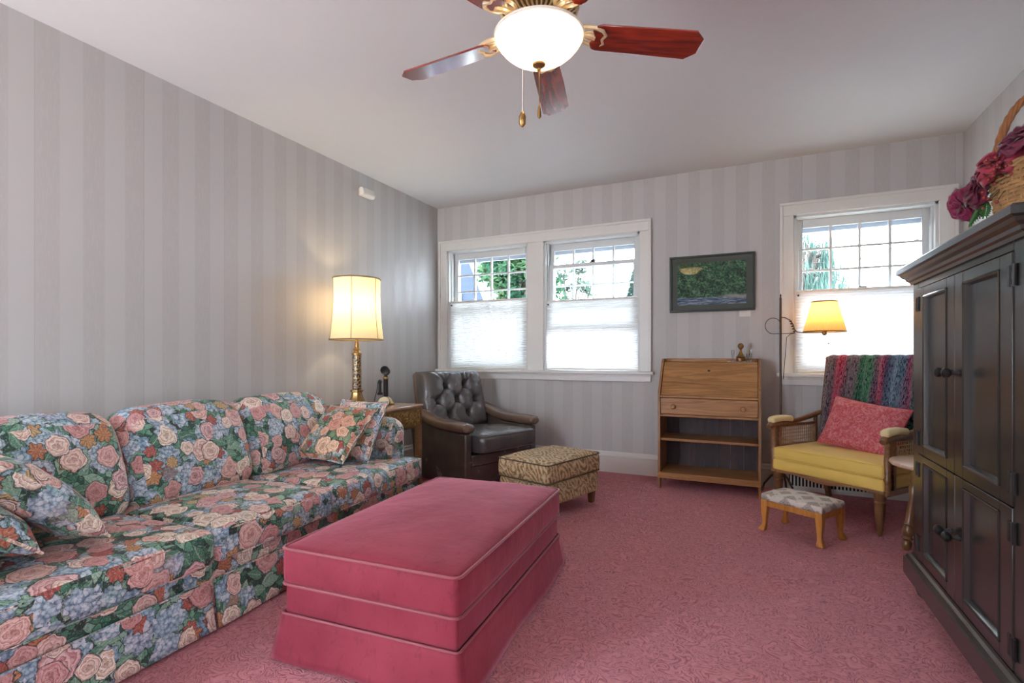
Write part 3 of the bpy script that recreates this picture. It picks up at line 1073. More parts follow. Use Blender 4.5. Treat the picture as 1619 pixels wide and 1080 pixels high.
# ------------------------------------------------------------------ picture
t = thing('framed_picture', 'framed forest and river picture with green mat hanging over the desk', 'picture', (-0.331, YB - 0.016, 1.893))
t.rotation_euler = (R(1.3), 0, R(0.9))
hw, hh = 0.378, 0.270
fr = MB()
fw = 0.020
fr.box(-hw, hw, -0.026, 0.004, hh - fw, hh)
fr.box(-hw, hw, -0.026, 0.004, -hh, -hh + fw)
fr.box(-hw, -hw + fw, -0.026, 0.004, -hh + fw, hh - fw)
fr.box(hw - fw, hw, -0.026, 0.004, -hh + fw, hh - fw)
fr.build('frame', M['pic_frame'], t, bevel=0.003)
MB().box(-hw + fw, hw - fw, -0.006, 0.002, -hh + fw, hh - fw).build('mat_board', M['pic_mat'], t)
pw, ph = 0.305, 0.200
MB().box(-pw, pw, -0.008, -0.006, -ph, ph).build('print', M['art'], t, uv=lambda c: ((c[0] + pw) / (2 * pw), (c[2] + ph) / (2 * ph)))
MB().add([(-hw + fw, -0.013, -hh + fw), (hw - fw, -0.013, -hh + fw), (hw - fw, -0.013, hh - fw), (-hw + fw, -0.013, hh - fw)], [(0, 1, 2, 3)]).build('glass', M['pic_glass'], t, smooth=0)


# ------------------------------------------------------------------ ceiling fan
FX, FY, FZ = -0.74, 1.83, 2.43
fan = thing('ceiling_fan', 'five blade ceiling fan with mahogany blades and frosted bowl light', 'ceiling fan', (FX, FY, FZ))
MB().lathe([(0.075, 0.505), (0.078, 0.53), (0.07, 0.556)], 24).build('canopy', M['cream_metal'], fan)
MB().lathe([(0.014, 0.28), (0.014, 0.51)], 12).build('downrod', M['cream_metal'], fan)
mot = MB().lathe([(0.06, 0.068), (0.115, 0.072), (0.140, 0.09), (0.150, 0.12), (0.150, 0.17), (0.138, 0.20), (0.10, 0.235), (0.05, 0.26), (0.03, 0.29)], 40)
mot.build('motor_housing', M['brass_dark'], fan)
ribs = MB()
for k in range(40):
    a = 2 * PI * k / 40
    m = RZ(a)
    ribs.tube([(0.060, 0, 0.066), (0.112, 0, 0.069), (0.142, 0, 0.086), (0.153, 0, 0.12), (0.153, 0, 0.165)], 0.0042, 5, mat=m)
ribs.lathe([(0.148, 0.166), (0.158, 0.170), (0.158, 0.182), (0.146, 0.188)], 40, cap=False)
ribs.build('vent_ribs', M['cream_metal'], fan)
MB().lathe([(0.050, 0.02), (0.075, 0.03), (0.080, 0.05), (0.062, 0.068)], 32).build('switch_cup', M['cream_metal'], fan)
for k in range(5):
    ang = R(32.3 + 72 * k)
    m0 = RZ(ang)
    mb_ = m0 @ T(0.22, 0, 0.024) @ RX(R(-13))
    out = [(0.0, -0.052), (0.02, -0.060), (0.40, -0.068), (0.44, -0.035), (0.44, 0.035), (0.40, 0.068), (0.02, 0.060), (0.0, 0.052), (-0.012, 0.03), (0.004, 0.0), (-0.012, -0.03)]
    bl = MB().prism(out, 'z', -0.004, 0.004)
    o = bl.build('blade', M['mahog'], fan, bevel=0.002)
    o.matrix_local = mb_
    ir = MB()
    ir.tube([(0.075, 0, 0.060), (0.10, 0, 0.050), (0.14, 0, 0.045), (0.19, 0, 0.034), (0.225, 0, 0.026)], [0.012, 0.011, 0.010, 0.011, 0.012], 8)
    for s in (-1, 1):
        ir.tube([(0.12, 0, 0.047), (0.15, s * 0.022, 0.044), (0.185, s * 0.040, 0.036), (0.215, s * 0.046, 0.030), (0.245, s * 0.040, 0.024), (0.262, s * 0.022, 0.020), (0.252, 0, 0.020)],
                [0.006, 0.007, 0.008, 0.008, 0.008, 0.007, 0.006], 6)
        ir.tube([(0.17, 0, 0.038), (0.195, s * 0.018, 0.034), (0.225, s * 0.022, 0.028), (0.235, s * 0.008, 0.026)], 0.005, 6)
    io = ir.build('blade_iron', M['cream_metal'], fan)
    io.matrix_local = m0 @ RX(R(-6))
bowl = MB()
prof_o = [(0.012, -0.098), (0.045, -0.092), (0.085, -0.072), (0.120, -0.046), (0.146, -0.018), (0.162, 0.006), (0.170, 0.024), (0.171, 0.032)]
prof_o = [(r, (z - 0.032) * 0.83 + 0.008) for r, z in prof_o]
prof_i = [(r - 0.004, z + 0.003) for r, z in prof_o[::-1]]
bowl.lathe(prof_o, 48, cap=False)
bowl.build('bowl', M['bowl'], fan)
MB().lathe([(0.167, 0.002), (0.174, 0.004), (0.175, 0.012), (0.168, 0.016)], 48, cap=False).build('bowl_rim', M['white_plastic'], fan)
MB().lathe([(0.003, -0.128), (0.008, -0.122), (0.006, -0.114), (0.012, -0.110), (0.024, -0.104), (0.026, -0.098), (0.012, -0.094)], 20).build('finial', M['brass_dark'], fan)
MB().tube([(0.0, 0, -0.09), (0, 0, 0.03)], 0.004, 8).build('bowl_rod', M['brass_dark'], fan)
MB().lathe([(0.03, 0.013), (0.155, 0.014), (0.158, 0.019), (0.11, 0.028), (0.05, 0.036)], 40).build('light_pan', M['cream_metal'], fan)
ch = MB().tube([(0.002, -0.004, -0.125), (0.003, -0.004, -0.262)], 0.0016, 6)
c1 = ch.build('pull_chain', M['brass_dark'], fan)
MB().lathe([(0.003, -0.310), (0.0075, -0.302), (0.008, -0.285), (0.004, -0.262)], 12, T(0.003, -0.004, 0)).build('pull_knob', M['brass_dark'], c1)
m = T(-0.045, -0.045, 0)
c2 = MB().tube([(0.0, -0.01, -0.07), (0.0, -0.012, -0.30)], 0.0014, 6, mat=m).build('pull_chain', M['white_plastic'], fan)
MB().lathe([(0.005, -0.355), (0.013, -0.345), (0.014, -0.318), (0.007, -0.300)], 14, m @ T(0, -0.012, 0)).build('pull_knob', M['brass'], c2)


def lamp_light(name, parent, loc, watts, color, radius=0.03):
    l = bpy.data.lights.new(name, 'POINT')
    l.energy = watts
    l.color = color
    l.shadow_soft_size = radius
    o = bpy.data.objects.new(name, l)
    COL.objects.link(o)
    o.parent = parent
    o.location = loc
    return o


lamp_light('fan_bulb', fan, (-0.085, -0.02, -0.025), 2.6, (1.0, 0.88, 0.70), 0.025)
lamp_light('fan_bulb', fan, (0.075, -0.035, -0.03), 1.1, (1.0, 0.88, 0.70), 0.025)


# ------------------------------------------------------------------ cushions
def cushion(hx, hy, hz, r, puff_top=0.02, puff_side=0.006, seed=0.0, wr=0.004, puff_bot=0.0, n=12):
    def fn(p):
        a = max(0.0, 1 - (p.x / hx) ** 2)
        b_ = max(0.0, 1 - (p.y / hy) ** 2)
        c_ = max(0.0, 1 - (p.z / hz) ** 2)
        q = Vector(p)
        k = (a * b_) ** 0.6
        q.z += (puff_top if p.z > 0 else -puff_bot) * k * abs(p.z) / hz
        q.x += math.copysign(puff_side * c_ * b_ ** 0.5, p.x) * abs(p.x) / hx
        q.y += math.copysign(puff_side * c_ * a ** 0.5, p.y) * abs(p.y) / hy
        d = wr * (nz(p, 9, seed) + 0.5 * nz(p, 22, seed + 3))
        q.z += d
        q.x += d * 0.5
        return q
    return MB().rbox(hx, hy, hz, r, n, fn)


def loop_pipe(hx, hy, z, r, rc=0.03, n=8, k=5):
    pts = []
    for sx, sy, a0 in ((1, 1, 0), (-1, 1, 90), (-1, -1, 180), (1, -1, 270)):
        for i in range(k):
            a = R(a0 + 90 * i / (k - 1))
            pts.append((sx * (hx - rc) + rc * math.cos(a), sy * (hy - rc) + rc * math.sin(a), z))
    full = []
    for i in range(len(pts)):
        p, q = Vector(pts[i]), Vector(pts[(i + 1) % len(pts)])
        full.append(p)
        if (q - p).length > 0.12:
            for j in range(1, 6):
                full.append(p.lerp(q, j / 6))
    return MB().tube(full, r, 6, True)


def pillow_mesh(hw, hh, th, seed=0.0, crease=0.0):
    mb = MB()
    n = 26

    def side(sg):
        def fn(u, v):
            a, b_ = u * 2 - 1, v * 2 - 1
            prof = max(0.0, (1 - abs(a) ** 3.0)) * max(0.0, (1 - abs(b_) ** 3.0))
            k = prof ** 0.55
            pin = 1 - 0.07 * (1 - abs(b_) ** 2) * abs(a) ** 4
            pin2 = 1 - 0.07 * (1 - abs(a) ** 2) * abs(b_) ** 4
            x, y = a * hw * pin, b_ * hh * pin2
            z = sg * th * k
            if k > 0:
                z += k * (0.010 * nz((x, y, sg), 7, seed) + 0.005 * nz((x, y, sg), 18, seed))
                if crease:
                    d = (y + 0.15 * x - 0.03)
                    z -= sg * crease * math.exp(-(d / 0.03) ** 2) * k * (0.5 + 0.5 * math.cos(x * 6))
                    d = (x - 0.35 * y - 0.02)
                    z -= sg * crease * 0.9 * math.exp(-(d / 0.025) ** 2) * k * max(0, y / hh + 0.3)
            return (x, y, z)
        return fn
    mb.grid(side(1), n, n)
    mb.grid(side(-1), n, n, flip=True)
    rim = []
    for i in range(n):
        rim.append(side(1)(i / n, 0))
    for i in range(n):
        rim.append(side(1)(1, i / n))
    for i in range(n):
        rim.append(side(1)(1 - i / n, 1))
    for i in range(n):
        rim.append(side(1)(0, 1 - i / n))
    return mb, rim


def frame_from(r, u, c):
    r, u = Vector(r).normalized(), Vector(u)
    u = (u - r * u.dot(r)).normalized()
    n = r.cross(u)
    m = Matrix((r, u, n)).transposed().to_4x4()
    m.translation = Vector(c)
    return m


def pillow(name, label, cat, mat, pipe, hw, hh, th, r, u, c, seed, group=None, crease=0.0, uvoff=(0, 0)):
    mb, rim = pillow_mesh(hw, hh, th, seed, crease)
    o = mb.build(name, mat, None, smooth=80, uv='box', uvoff=uvoff)
    o.matrix_world = frame_from(r, u, c)
    tag(o, label, cat, group)
    if pipe:
        MB().tube(rim, 0.006, 6, True).build('piping', pipe, o)
    return o


# ------------------------------------------------------------------ floral sofa
sofa = thing('sofa', 'three seat floral chintz sofa with skirt along the left wall', 'sofa', (-2.150, 2.20, 0), R(4.0))
FL, FP = M['floral'], M['floral']
MB().rbox(0.53, 1.36, 0.125, 0.02, 4, mat=T(-0.58, -0.37, 0.175)).build('base', FL, sofa, uv='box', uvoff=(0.4, 0.2))
secs = [(-1.70, -0.752), (-0.728, -0.008), (0.012, 0.98)]
for k, (y0, y1) in enumerate(secs):
    sk = MB()
    n = 24
    def fn(u, v, y0=y0, y1=y1, k=k):
        y = y0 + (y1 - y0) * u
        fl = 0.012 + 0.030 * (1 - v) + 0.006 * math.sin(u * 7 + k) * (1 - v)
        e = (0.010 * (1 - v)) * (2 * u - 1)
        return (-0.050 + fl, y + e * 0.4, 0.012 + (0.218 - 0.012) * v)
    sk.grid(fn, n, 6)
    sk.build('skirt', FL, sofa, uv='box', uvoff=(k * 1.3, 0.9), solid=0.012)
    MB().tube([(-0.036, y0, 0.218), (-0.036, y1, 0.218)], 0.005, 6).build('piping', FP, sofa)
# side skirts
for ys, sg in ((1.00, 1), (-1.72, -1)):
    MB().grid(lambda u, v, ys=ys, sg=sg: (-1.08 + 1.04 * u, ys + sg * 0.02 * (1 - v), 0.012 + 0.206 * v), 8, 4, flip=sg > 0).build('skirt', FL, sofa, uv='box', solid=0.012)
MB().rbox(0.115, 1.36, 0.37, 0.06, 6, mat=T(-1.085, -0.37, 0.47)).build('back_frame', FL, sofa, uv='box', uvoff=(1.9, 0.3))
cu = [(-1.43, -0.748), (-0.734, -0.007), (0.007, 0.765)]
for k, (y0, y1) in enumerate(cu):
    hy = (y1 - y0) / 2
    yc = (y0 + y1) / 2
    tl = -0.23 if k == 0 else 0.0
    tr = 0.21 if k == 2 else 0.0
    hx = 0.36
    def fn(p, hy=hy, k=k, tl=tl, tr=tr, hx=hx):
        q = Vector(p)
        a = max(0.0, 1 - (p.x / hx) ** 2)
        b_ = max(0.0, 1 - (p.y / hy) ** 2)
        if p.z > 0:
            q.z += 0.028 * (a * b_) ** 0.6
        c_ = max(0.0, 1 - (p.z / 0.08) ** 2)
        q.x += math.copysign(0.012, p.x) * c_ * b_ ** 0.5 * abs(p.x) / hx
        # the ear of a T cushion in front of the arm
        s = 0.5 + 0.5 * math.tanh((p.x - 0.235) / 0.016)
        if tr and p.y > 0:
            q.y += tr * s * max(0, p.y / hy) ** 3
        if tl and p.y < 0:
            q.y += tl * s * max(0, -p.y / hy) ** 3
        q.z += 0.004 * nz(p, 8, k) + 0.003 * nz(p, 19, k)
        return q
    m = T(-0.355, yc, 0.368)
    mb = MB().rbox(hx, hy, 0.078, 0.034, 18, fn, m)
    co = mb.build('seat_cushion', FL, sofa, uv='box', uvoff=(k * 0.77 + 0.1, k * 1.31), smooth=60)
    for zz in (0.062, -0.064):
        pts = []
        e0, e1 = yc - hy + tl + 0.010, yc + hy + tr - 0.010
        pts.append((-0.30, yc - hy + 0.004 if not tl else e0, 0.368 + zz))
        if tl:
            pts[0] = (-0.20, e0, 0.368 + zz)
        pts += [(-0.05, e0, 0.368 + zz), (-0.012, e0 + 0.010, 0.368 + zz), (-0.001, e0 + 0.035, 0.368 + zz)]
        for i in range(1, 12):
            yy = e0 + 0.035 + (e1 - e0 - 0.07) * i / 12
            pts.append((0.001 + 0.003 * math.sin(i), yy, 0.368 + zz + 0.003 * nz((0, yy, 0), 6, k)))
        pts += [(-0.001, e1 - 0.035, 0.368 + zz), (-0.012, e1 - 0.010, 0.368 + zz), (-0.05, e1, 0.368 + zz), (-0.20, e1, 0.368 + zz)]
        MB().tube(pts, 0.0048, 6).build('piping', FP, co)
bk = [(-1.46, -0.685), (-0.675, 0.030), (0.038, 0.790)]
for k, (y0, y1) in enumerate(bk):
    hy, yc = (y1 - y0) / 2, (y0 + y1) / 2
    def fn(p, hy=hy, k=k):
        q = Vector(p)
        b_ = max(0.0, 1 - (p.y / hy) ** 2)
        zn = p.z / 0.27
        if p.x > 0:
            q.x += 0.030 * b_ ** 0.5 * max(0, 1 - zn ** 2)
        # shoulders drop toward the outer corners
        if p.z > 0:
            q.z += 0.020 * b_ ** 0.5 - 0.035 * (abs(p.y) / hy) ** 6 * zn
            q.x -= 0.055 * max(0, zn) ** 2
        q.z += 0.006 * nz(p, 6, k + 5)
        q.x += 0.006 * nz(p, 8, k + 9)
        return q
    m = T(-0.775, yc, 0.665) @ RY(R(-17))
    MB().rbox(0.125, hy, 0.27, 0.095, 14, fn, m).build('back_cushion', FL, sofa, uv='box', uvoff=(k * 1.17 + 2.2, k * 0.53), smooth=60)
for y0, y1 in ((0.775, 1.01), (-1.71, -1.475)):
    yc = (y0 + y1) / 2
    ar = MB().rbox(0.44, 0.085, 0.22, 0.03, 6, mat=T(-0.60, yc, 0.38))
    arm = ar.build('arm', FL, sofa, uv='box', uvoff=(0.7, y0))
    def fn(p):
        q = Vector(p)
        q.z += 0.004 * nz(p, 9, 2)
        return q
    MB().rbox(0.455, 0.128, 0.125, 0.118, 10, fn, T(-0.60, yc, 0.615)).build('arm_roll', FL, arm, uv='box', uvoff=(3.7, y0), smooth=60)

SP = 'loose floral throw pillows on the sofa'
pillow('throw_pillow', 'floral throw pillow at the near end of the sofa, the one farther from the armrest', 'pillow', M['floral'], FP, 0.235, 0.235, 0.085,
       (-0.99, 0.10, 0.0), (0.05, -0.72, 0.69), (-2.49, 0.975, 0.668), 1.0, SP)
pillow('throw_pillow', 'floral throw pillow at the near end of the sofa, tucked behind another pillow', 'pillow', M['floral'], FP, 0.23, 0.23, 0.085,
       (-0.99, 0.10, 0.0), (0.05, -0.95, 0.80), (-2.46, 0.750, 0.668), 2.0, SP, uvoff=(2.3, 1.1))
pillow('throw_pillow', 'rust and pink floral pillow standing foremost at the lamp end of the sofa', 'pillow', M['floral_warm'], FP, 0.225, 0.235, 0.080,
       (1.0, -0.03, 0.0), (-0.04, 0.72, 0.69), (-2.60, 2.680, 0.668), 3.0, SP, uvoff=(5.1, 0.4))
pillow('throw_pillow', 'floral pillow squeezed between the rust floral pillow and the far sofa arm', 'pillow', M['floral'], FP, 0.225, 0.225, 0.070,
       (1.0, -0.05, 0.0), (-0.05, 0.46, 0.88), (-2.57, 2.825, 0.672), 4.0, SP, uvoff=(7.7, 2.4))

# ------------------------------------------------------------------ rose velvet ottoman
ott = thing('velvet_ottoman', 'large rose red velvet ottoman with pleated skirt in front of the sofa', 'ottoman', (-1.335, 2.095, 0), R(3.8))
hx, hy = 0.395, 0.63
MB().rbox(hx - 0.01, hy - 0.01, 0.06, 0.015, 6, mat=T(0, 0, 0.235)).build('body', M['velvet'], ott)
cm = cushion(hx, hy, 0.075, 0.028, 0.050, 0.010, 3, 0.004, n=20)
top = MB().add(cm.v, cm.f, T(0, 0, 0.366))
top = top.build('top_cushion', M['velvet'], ott, smooth=60)
for zz in (0.437, 0.298):
    pp = loop_pipe(hx + 0.001, hy + 0.001, zz, 0.006, 0.03)
    pp.build('piping', M['velvet_pipe'], top)
MB().rbox(hx - 0.02, hy - 0.02, 0.085, 0.01, 2, mat=T(0, 0, 0.09)).build('inner_frame', M['velvet'], ott)
for sx, sy, L, off in ((1, 0, hy, hx), (-1, 0, hy, hx), (0, 1, hx, hy), (0, -1, hx, hy)):
    def fn(u, v, sx=sx, sy=sy, L=L, off=off):
        s = (u * 2 - 1)
        fl = 0.004 + 0.030 * (1 - v) ** 1.1 + 0.006 * math.sin(u * 11) * (1 - v)
        e = s * (L - 0.001 + 0.026 * (1 - v))
        z = 0.010 + 0.170 * v
        return (sx * (off + fl - 0.008), e, z) if sx else (e, sy * (off + fl - 0.008), z)
    MB().grid(fn, 30, 6, flip=(sx < 0 or sy > 0)).build('skirt', M['velvet'], ott, solid=0.010, smooth=60)
loop_pipe(hx - 0.001, hy - 0.001, 0.181, 0.005, 0.015).build('piping', M['velvet_pipe'], ott)

# ------------------------------------------------------------------ end table, lamp, telephone
ET = (-3.02, 3.57)
tb = thing('end_table', 'wooden end table with gilt drawer front beside the sofa arm', 'end table', (ET[0], ET[1], 0))
MB().box(-0.34, 0.34, -0.27, 0.27, 0.742, 0.765).build('top', M['endtop'], tb, bevel=0.006)
MB().box(-0.325, 0.325, -0.255, 0.255, 0.56, 0.742).build('body', M['endtable'], tb, bevel=0.004)
dr = MB().box(0.322, 0.335, -0.225, 0.225, 0.580, 0.728).build('drawer', M['gilt'], tb, bevel=0.004)
fb = MB()
fb.box(0.33, 0.342, -0.235, 0.235, 0.722, 0.734)
fb.box(0.33, 0.342, -0.235, 0.235, 0.574, 0.586)
fb.box(0.33, 0.342, -0.235, -0.223, 0.586, 0.722)
fb.box(0.33, 0.342, 0.223, 0.235, 0.586, 0.722)
fb.build('moulding', M['brass_dark'], dr)
MB().ball((0.35, 0.0, 0.655), 0.014).build('knob', M['brass'], dr)
MB().box(-0.32, 0.32, -0.25, 0.25, 0.14, 0.16).build('shelf', M['endtable'], tb, bevel=0.003)
for sx in (-1, 1):
    for sy in (-1, 1):
        MB().box(sx * 0.305 - 0.024, sx * 0.305 + 0.024, sy * 0.235 - 0.024, sy * 0.235 + 0.024, 0, 0.57).build('leg', M['endtable'], tb, bevel=0.004)

lp = thing('table_lamp', 'brass and black column table lamp with lit cream drum shade', 'table lamp', (-3.115, 3.455, 0.7652))
MB().lathe([(0.105, 0.0), (0.105, 0.014), (0.095, 0.020), (0.088, 0.034), (0.070, 0.042), (0.060, 0.060), (0.052, 0.078), (0.046, 0.10), (0.044, 0.118), (0.056, 0.126), (0.056, 0.138), (0.034, 0.142)], 8).build('base', M['brass'], lp, smooth=25)
MB().lathe([(0.038, 0.14), (0.038, 0.44)], 8).build('column', M['column'], lp, smooth=20)
MB().lathe([(0.034, 0.44), (0.044, 0.444), (0.044, 0.458), (0.028, 0.466), (0.022, 0.486), (0.032, 0.492), (0.030, 0.502), (0.017, 0.508), (0.019, 0.535), (0.014, 0.56), (0.012, 0.62)], 16).build('neck', M['brass'], lp)
zb, zt = 0.578, 1.108
rb, rt = 0.232, 0.205
def shade_r(z, a):
    f = (z - zb) / (zt - zb)
    r = rb + (rt - rb) * f - 0.012 * math.sin(PI * f)
    return r * (1 - 0.035 * abs(math.sin(3 * a)))
sm = MB()
ns = 72
vs = [(shade_r(zb + (zt - zb) * j / 10, 2 * PI * i / ns) * math.cos(2 * PI * i / ns), shade_r(zb + (zt - zb) * j / 10, 2 * PI * i / ns) * math.sin(2 * PI * i / ns), zb + (zt - zb) * j / 10) for j in range(11) for i in range(ns)]
fs = [(j * ns + i, j * ns + (i + 1) % ns, (j + 1) * ns + (i + 1) % ns, (j + 1) * ns + i) for j in range(10) for i in range(ns)]
sh = sm.add(vs, fs).build('shade', M['lampshade'], lp, smooth=50)
for z, r in ((zb, 0.007), (zt, 0.007)):
    MB().tube([(shade_r(z, 2 * PI * i / 48) * math.cos(2 * PI * i / 48), shade_r(z, 2 * PI * i / 48) * math.sin(2 * PI * i / 48), z) for i in range(48)], r, 6, True).build('trim', M['shade_trim'], sh)
for k in range(6):
    a = 2 * PI * k / 6 + 0.0
    MB().tube([((shade_r(zb + (zt - zb) * j / 10, a) + 0.001) * math.cos(a), (shade_r(zb + (zt - zb) * j / 10, a) + 0.001) * math.sin(a), zb + (zt - zb) * j / 10) for j in range(11)], 0.0028, 5).build('seam', M['shade_trim'], sh)
sp = MB()
for k in range(3):
    a = 2 * PI * k / 3
    sp.tube([(0.0, 0, 0.60), (shade_r(zb, a) * math.cos(a) * 0.99, shade_r(zb, a) * math.sin(a) * 0.99, zb)], 0.002, 5)
sp.build('spider', M['brass'], lp)
MB().ball((0, 0, 0.80), 0.03, sz=1.3).build('bulb', M['bulb_off'], lp)
lamp_light('table_lamp_bulb', lp, (0, 0, 0.875), 4.2, (1.0, 0.76, 0.40), 0.035)

ph = thing('candlestick_telephone', 'old black and brass candlestick telephone on the end table', 'telephone', (-2.965, 3.66, 0.7652), R(-20))
MB().lathe([(0.078, 0.0), (0.080, 0.008), (0.074, 0.018), (0.060, 0.028), (0.052, 0.05), (0.034, 0.062), (0.022, 0.07)], 28).build('base', M['brass_dark'], ph)
dl = MB().lathe([(0.046, 0.0), (0.048, 0.006), (0.040, 0.012), (0.010, 0.014)], 24, T(0.052, -0.052, 0.030) @ RZ(R(-45)) @ RY(R(52)))
dl.build('dial', M['cream_plastic'], ph)
MB().lathe([(0.019, 0.068), (0.021, 0.08), (0.021, 0.225), (0.024, 0.232), (0.024, 0.245), (0.016, 0.252), (0.014, 0.285)], 20).build('stem', M['iron'], ph)
MB().lathe([(0.024, 0.228), (0.026, 0.234), (0.024, 0.246)], 20).build('collar', M['brass'], ph)
mth = T(0, 0, 0.298) @ RZ(R(-40)) @ RY(R(80))
MB().lathe([(0.026, -0.035), (0.036, -0.028), (0.036, 0.008), (0.022, 0.014), (0.014, 0.026), (0.018, 0.045), (0.034, 0.062), (0.038, 0.066), (0.030, 0.062), (0.010, 0.040)], 24, mth).build('mouthpiece', M['iron'], ph)
rc = T(-0.052, -0.028, 0.0)
MB().lathe([(0.024, 0.085), (0.026, 0.095), (0.014, 0.112), (0.013, 0.185), (0.017, 0.195), (0.017, 0.215), (0.008, 0.222)], 20, rc).build('receiver', M['iron'], ph)
MB().tube([(-0.015, -0.008, 0.21), (-0.040, -0.020, 0.205), (-0.060, -0.026, 0.205), (-0.066, -0.034, 0.212)], 0.004, 6).build('hook', M['brass'], ph)
MB().tube([(-0.052, -0.028, 0.222), (-0.075, -0.035, 0.20), (-0.085, -0.04, 0.12), (-0.10, -0.05, 0.06), (-0.115, -0.05, 0.012), (-0.08, -0.05, 0.006)], 0.0035, 6).build('cord', M['iron'], ph)

# ------------------------------------------------------------------ leather armchair
lc = thing('leather_armchair', 'dark leather armchair with button tufted back in the corner', 'armchair', (-2.47, 4.44, 0), R(70))
lc.scale = (1.07, 1.07, 1.03)
LE = M['leather']
for s in (-1, 1):
    pn = [(-0.36, 0.025), (0.36, 0.025), (0.46, 0.60), (0.30, 0.58), (0.02, 0.50), (-0.36, 0.49)]
    MB().prism(pn, 'x', s * 0.395 - 0.035, s * 0.395 + 0.035).build('side_panel', M['leather_side'], lc, bevel=0.012, seg=3)
    path = [(0.46, 0.64), (0.36, 0.635), (0.24, 0.600), (0.12, 0.565), (0.0, 0.548), (-0.14, 0.543), (-0.27, 0.543), (-0.36, 0.540)]
    am = MB()
    seg = 18
    vs, fs = [], []
    for i, (y, z) in enumerate(path):
        sc = 1.0 if 0 < i < len(path) - 1 else 0.86
        if i == len(path) - 1:
            sc = 0.90
        for k in range(seg):
            a = 2 * PI * k / seg
            ca, sa = math.cos(a), math.sin(a)
            px = 0.070 * sc * math.copysign(abs(ca) ** 0.75, ca)
            pz = 0.046 * sc * math.copysign(abs(sa) ** 0.75, sa)
            w = 0.004 * nz((y * 3, a, s), 2.5, 4)
            vs.append((s * 0.400 + px + w, y, z + pz + w))
    for i in range(len(path) - 1):
        for k in range(seg):
            fs.append((i * seg + k, i * seg + (k + 1) % seg, (i + 1) * seg + (k + 1) % seg, (i + 1) * seg + k))
    am.add(vs, fs)
    ends = MB()
    am.ball((s * 0.400, -0.36, 0.540), 0.045, 16, 10, 0.93, mat=T(s * 0.400, -0.36, 0.540) @ Matrix.Diagonal((1.42, 0.75, 1.0, 1.0)) @ T(-s * 0.400, 0.36, -0.540))
    am.f.append(tuple(range(seg)))
    am.build('arm_pad', M['leather_arm'], lc, smooth=70)
cm = cushion(0.325, 0.35, 0.085, 0.045, 0.035, 0.014, 11, 0.008, n=16)
sc = MB().add(cm.v, cm.f, T(0, -0.110, 0.385) @ RX(R(-3))).build('seat_cushion', LE, lc, smooth=70)
pp = loop_pipe(0.322, 0.350, 0.0, 0.006, 0.05)
MB().add(pp.v, pp.f, T(0, -0.110, 0.448) @ RX(R(-3))).build('piping', LE, sc)
pp = loop_pipe(0.322, 0.350, 0.0, 0.006, 0.05)
MB().add(pp.v, pp.f, T(0, -0.110, 0.318) @ RX(R(-3))).build('piping', LE, sc)
MB().box(-0.36, 0.36, -0.36, 0.34, 0.20, 0.30).build('seat_frame', M['leather_side'], lc, bevel=0.012)
MB().box(-0.36, 0.36, -0.33, -0.30, 0.03, 0.20).build('front_rail', M['leather_side'], lc, bevel=0.008)
BT = [(-0.115, 0.455), (0.115, 0.455), (-0.225, 0.305), (0.0, 0.315), (0.225, 0.305), (-0.115, 0.165), (0.115, 0.165)]
def seg_d(px, pz, a, b_):
    ax, az, bx, bz = *a, *b_
    dx, dz = bx - ax, bz - az
    t_ = max(0, min(1, ((px - ax) * dx + (pz - az) * dz) / (dx * dx + dz * dz)))
    return math.hypot(px - ax - t_ * dx, pz - az - t_ * dz)
links = [(0, 3), (1, 3), (0, 2), (1, 4), (2, 5), (3, 5), (3, 6), (4, 6)]
HB = 0.62
def back_front(u, v):
    w = 0.398 - 0.030 * v
    x = (u * 2 - 1) * w
    z = v * HB
    a, b_ = abs(u * 2 - 1), abs(v * 2 - 1)
    edge = max(0.0, 1 - a ** 7) ** 0.5 * max(0.0, 1 - b_ ** 8) ** 0.5
    d = 0.150 * edge
    for bx, bz in BT:
        q = math.hypot(x - bx, z - bz)
        d -= 0.060 * math.exp(-(q / 0.030) ** 2) + 0.026 * math.exp(-(q / 0.075) ** 2)
    for i, j in links:
        q = seg_d(x, z, BT[i], BT[j])
        d -= 0.020 * math.exp(-(q / 0.014) ** 2)
    for (bx, bz), (ex, ez) in ((BT[0], (-0.14, HB)), (BT[1], (0.14, HB)), (BT[2], (-0.40, 0.36)), (BT[4], (0.40, 0.36)), (BT[5], (-0.15, 0)), (BT[6], (0.15, 0)), (BT[2], (-0.34, 0.20)), (BT[4], (0.34, 0.20)), (BT[0], (-0.05, HB)), (BT[1], (0.05, HB)), (BT[0], (-0.25, HB)), (BT[1], (0.25, HB))):
        q = seg_d(x, z, (bx, bz), (ex, ez))
        d -= 0.010 * math.exp(-(q / 0.010) ** 2) * edge
    d += 0.003 * nz((x, z, 0), 30, 1) * edge
    return (x, -max(d, 0.0), z)
tm = T(0, 0.315, 0.405) @ RX(R(-13))
bkm = MB().grid(back_front, 72, 64, tm)
bc = bkm.build('back_cushion', LE, lc, smooth=80)
for bx, bz in BT:
    u_, v_ = bx / (0.398 - 0.03 * bz / HB) / 2 + 0.5, bz / HB
    p = back_front(u_, v_)
    MB().ball((bx, p[1] - 0.004, bz), 0.013, 10, 6, 1.0, mat=tm).build('button', M['button'], bc)
MB().rbox(0.395, 0.04, 0.31, 0.03, 4, lambda p: Vector((p.x * (1 - 0.08 * (p.z / 0.62 + 0.5)), p.y, p.z)), tm @ T(0, 0.036, HB / 2)).build('back_shell', M['leather_arm'], lc, smooth=60)
for sx in (-1, 1):
    for sy in (-1, 1):
        MB().box(sx * 0.34 - 0.03, sx * 0.34 + 0.03, sy * 0.28 - 0.03, sy * 0.28 + 0.03, 0, 0.21).build('leg', M['walnut'], lc)

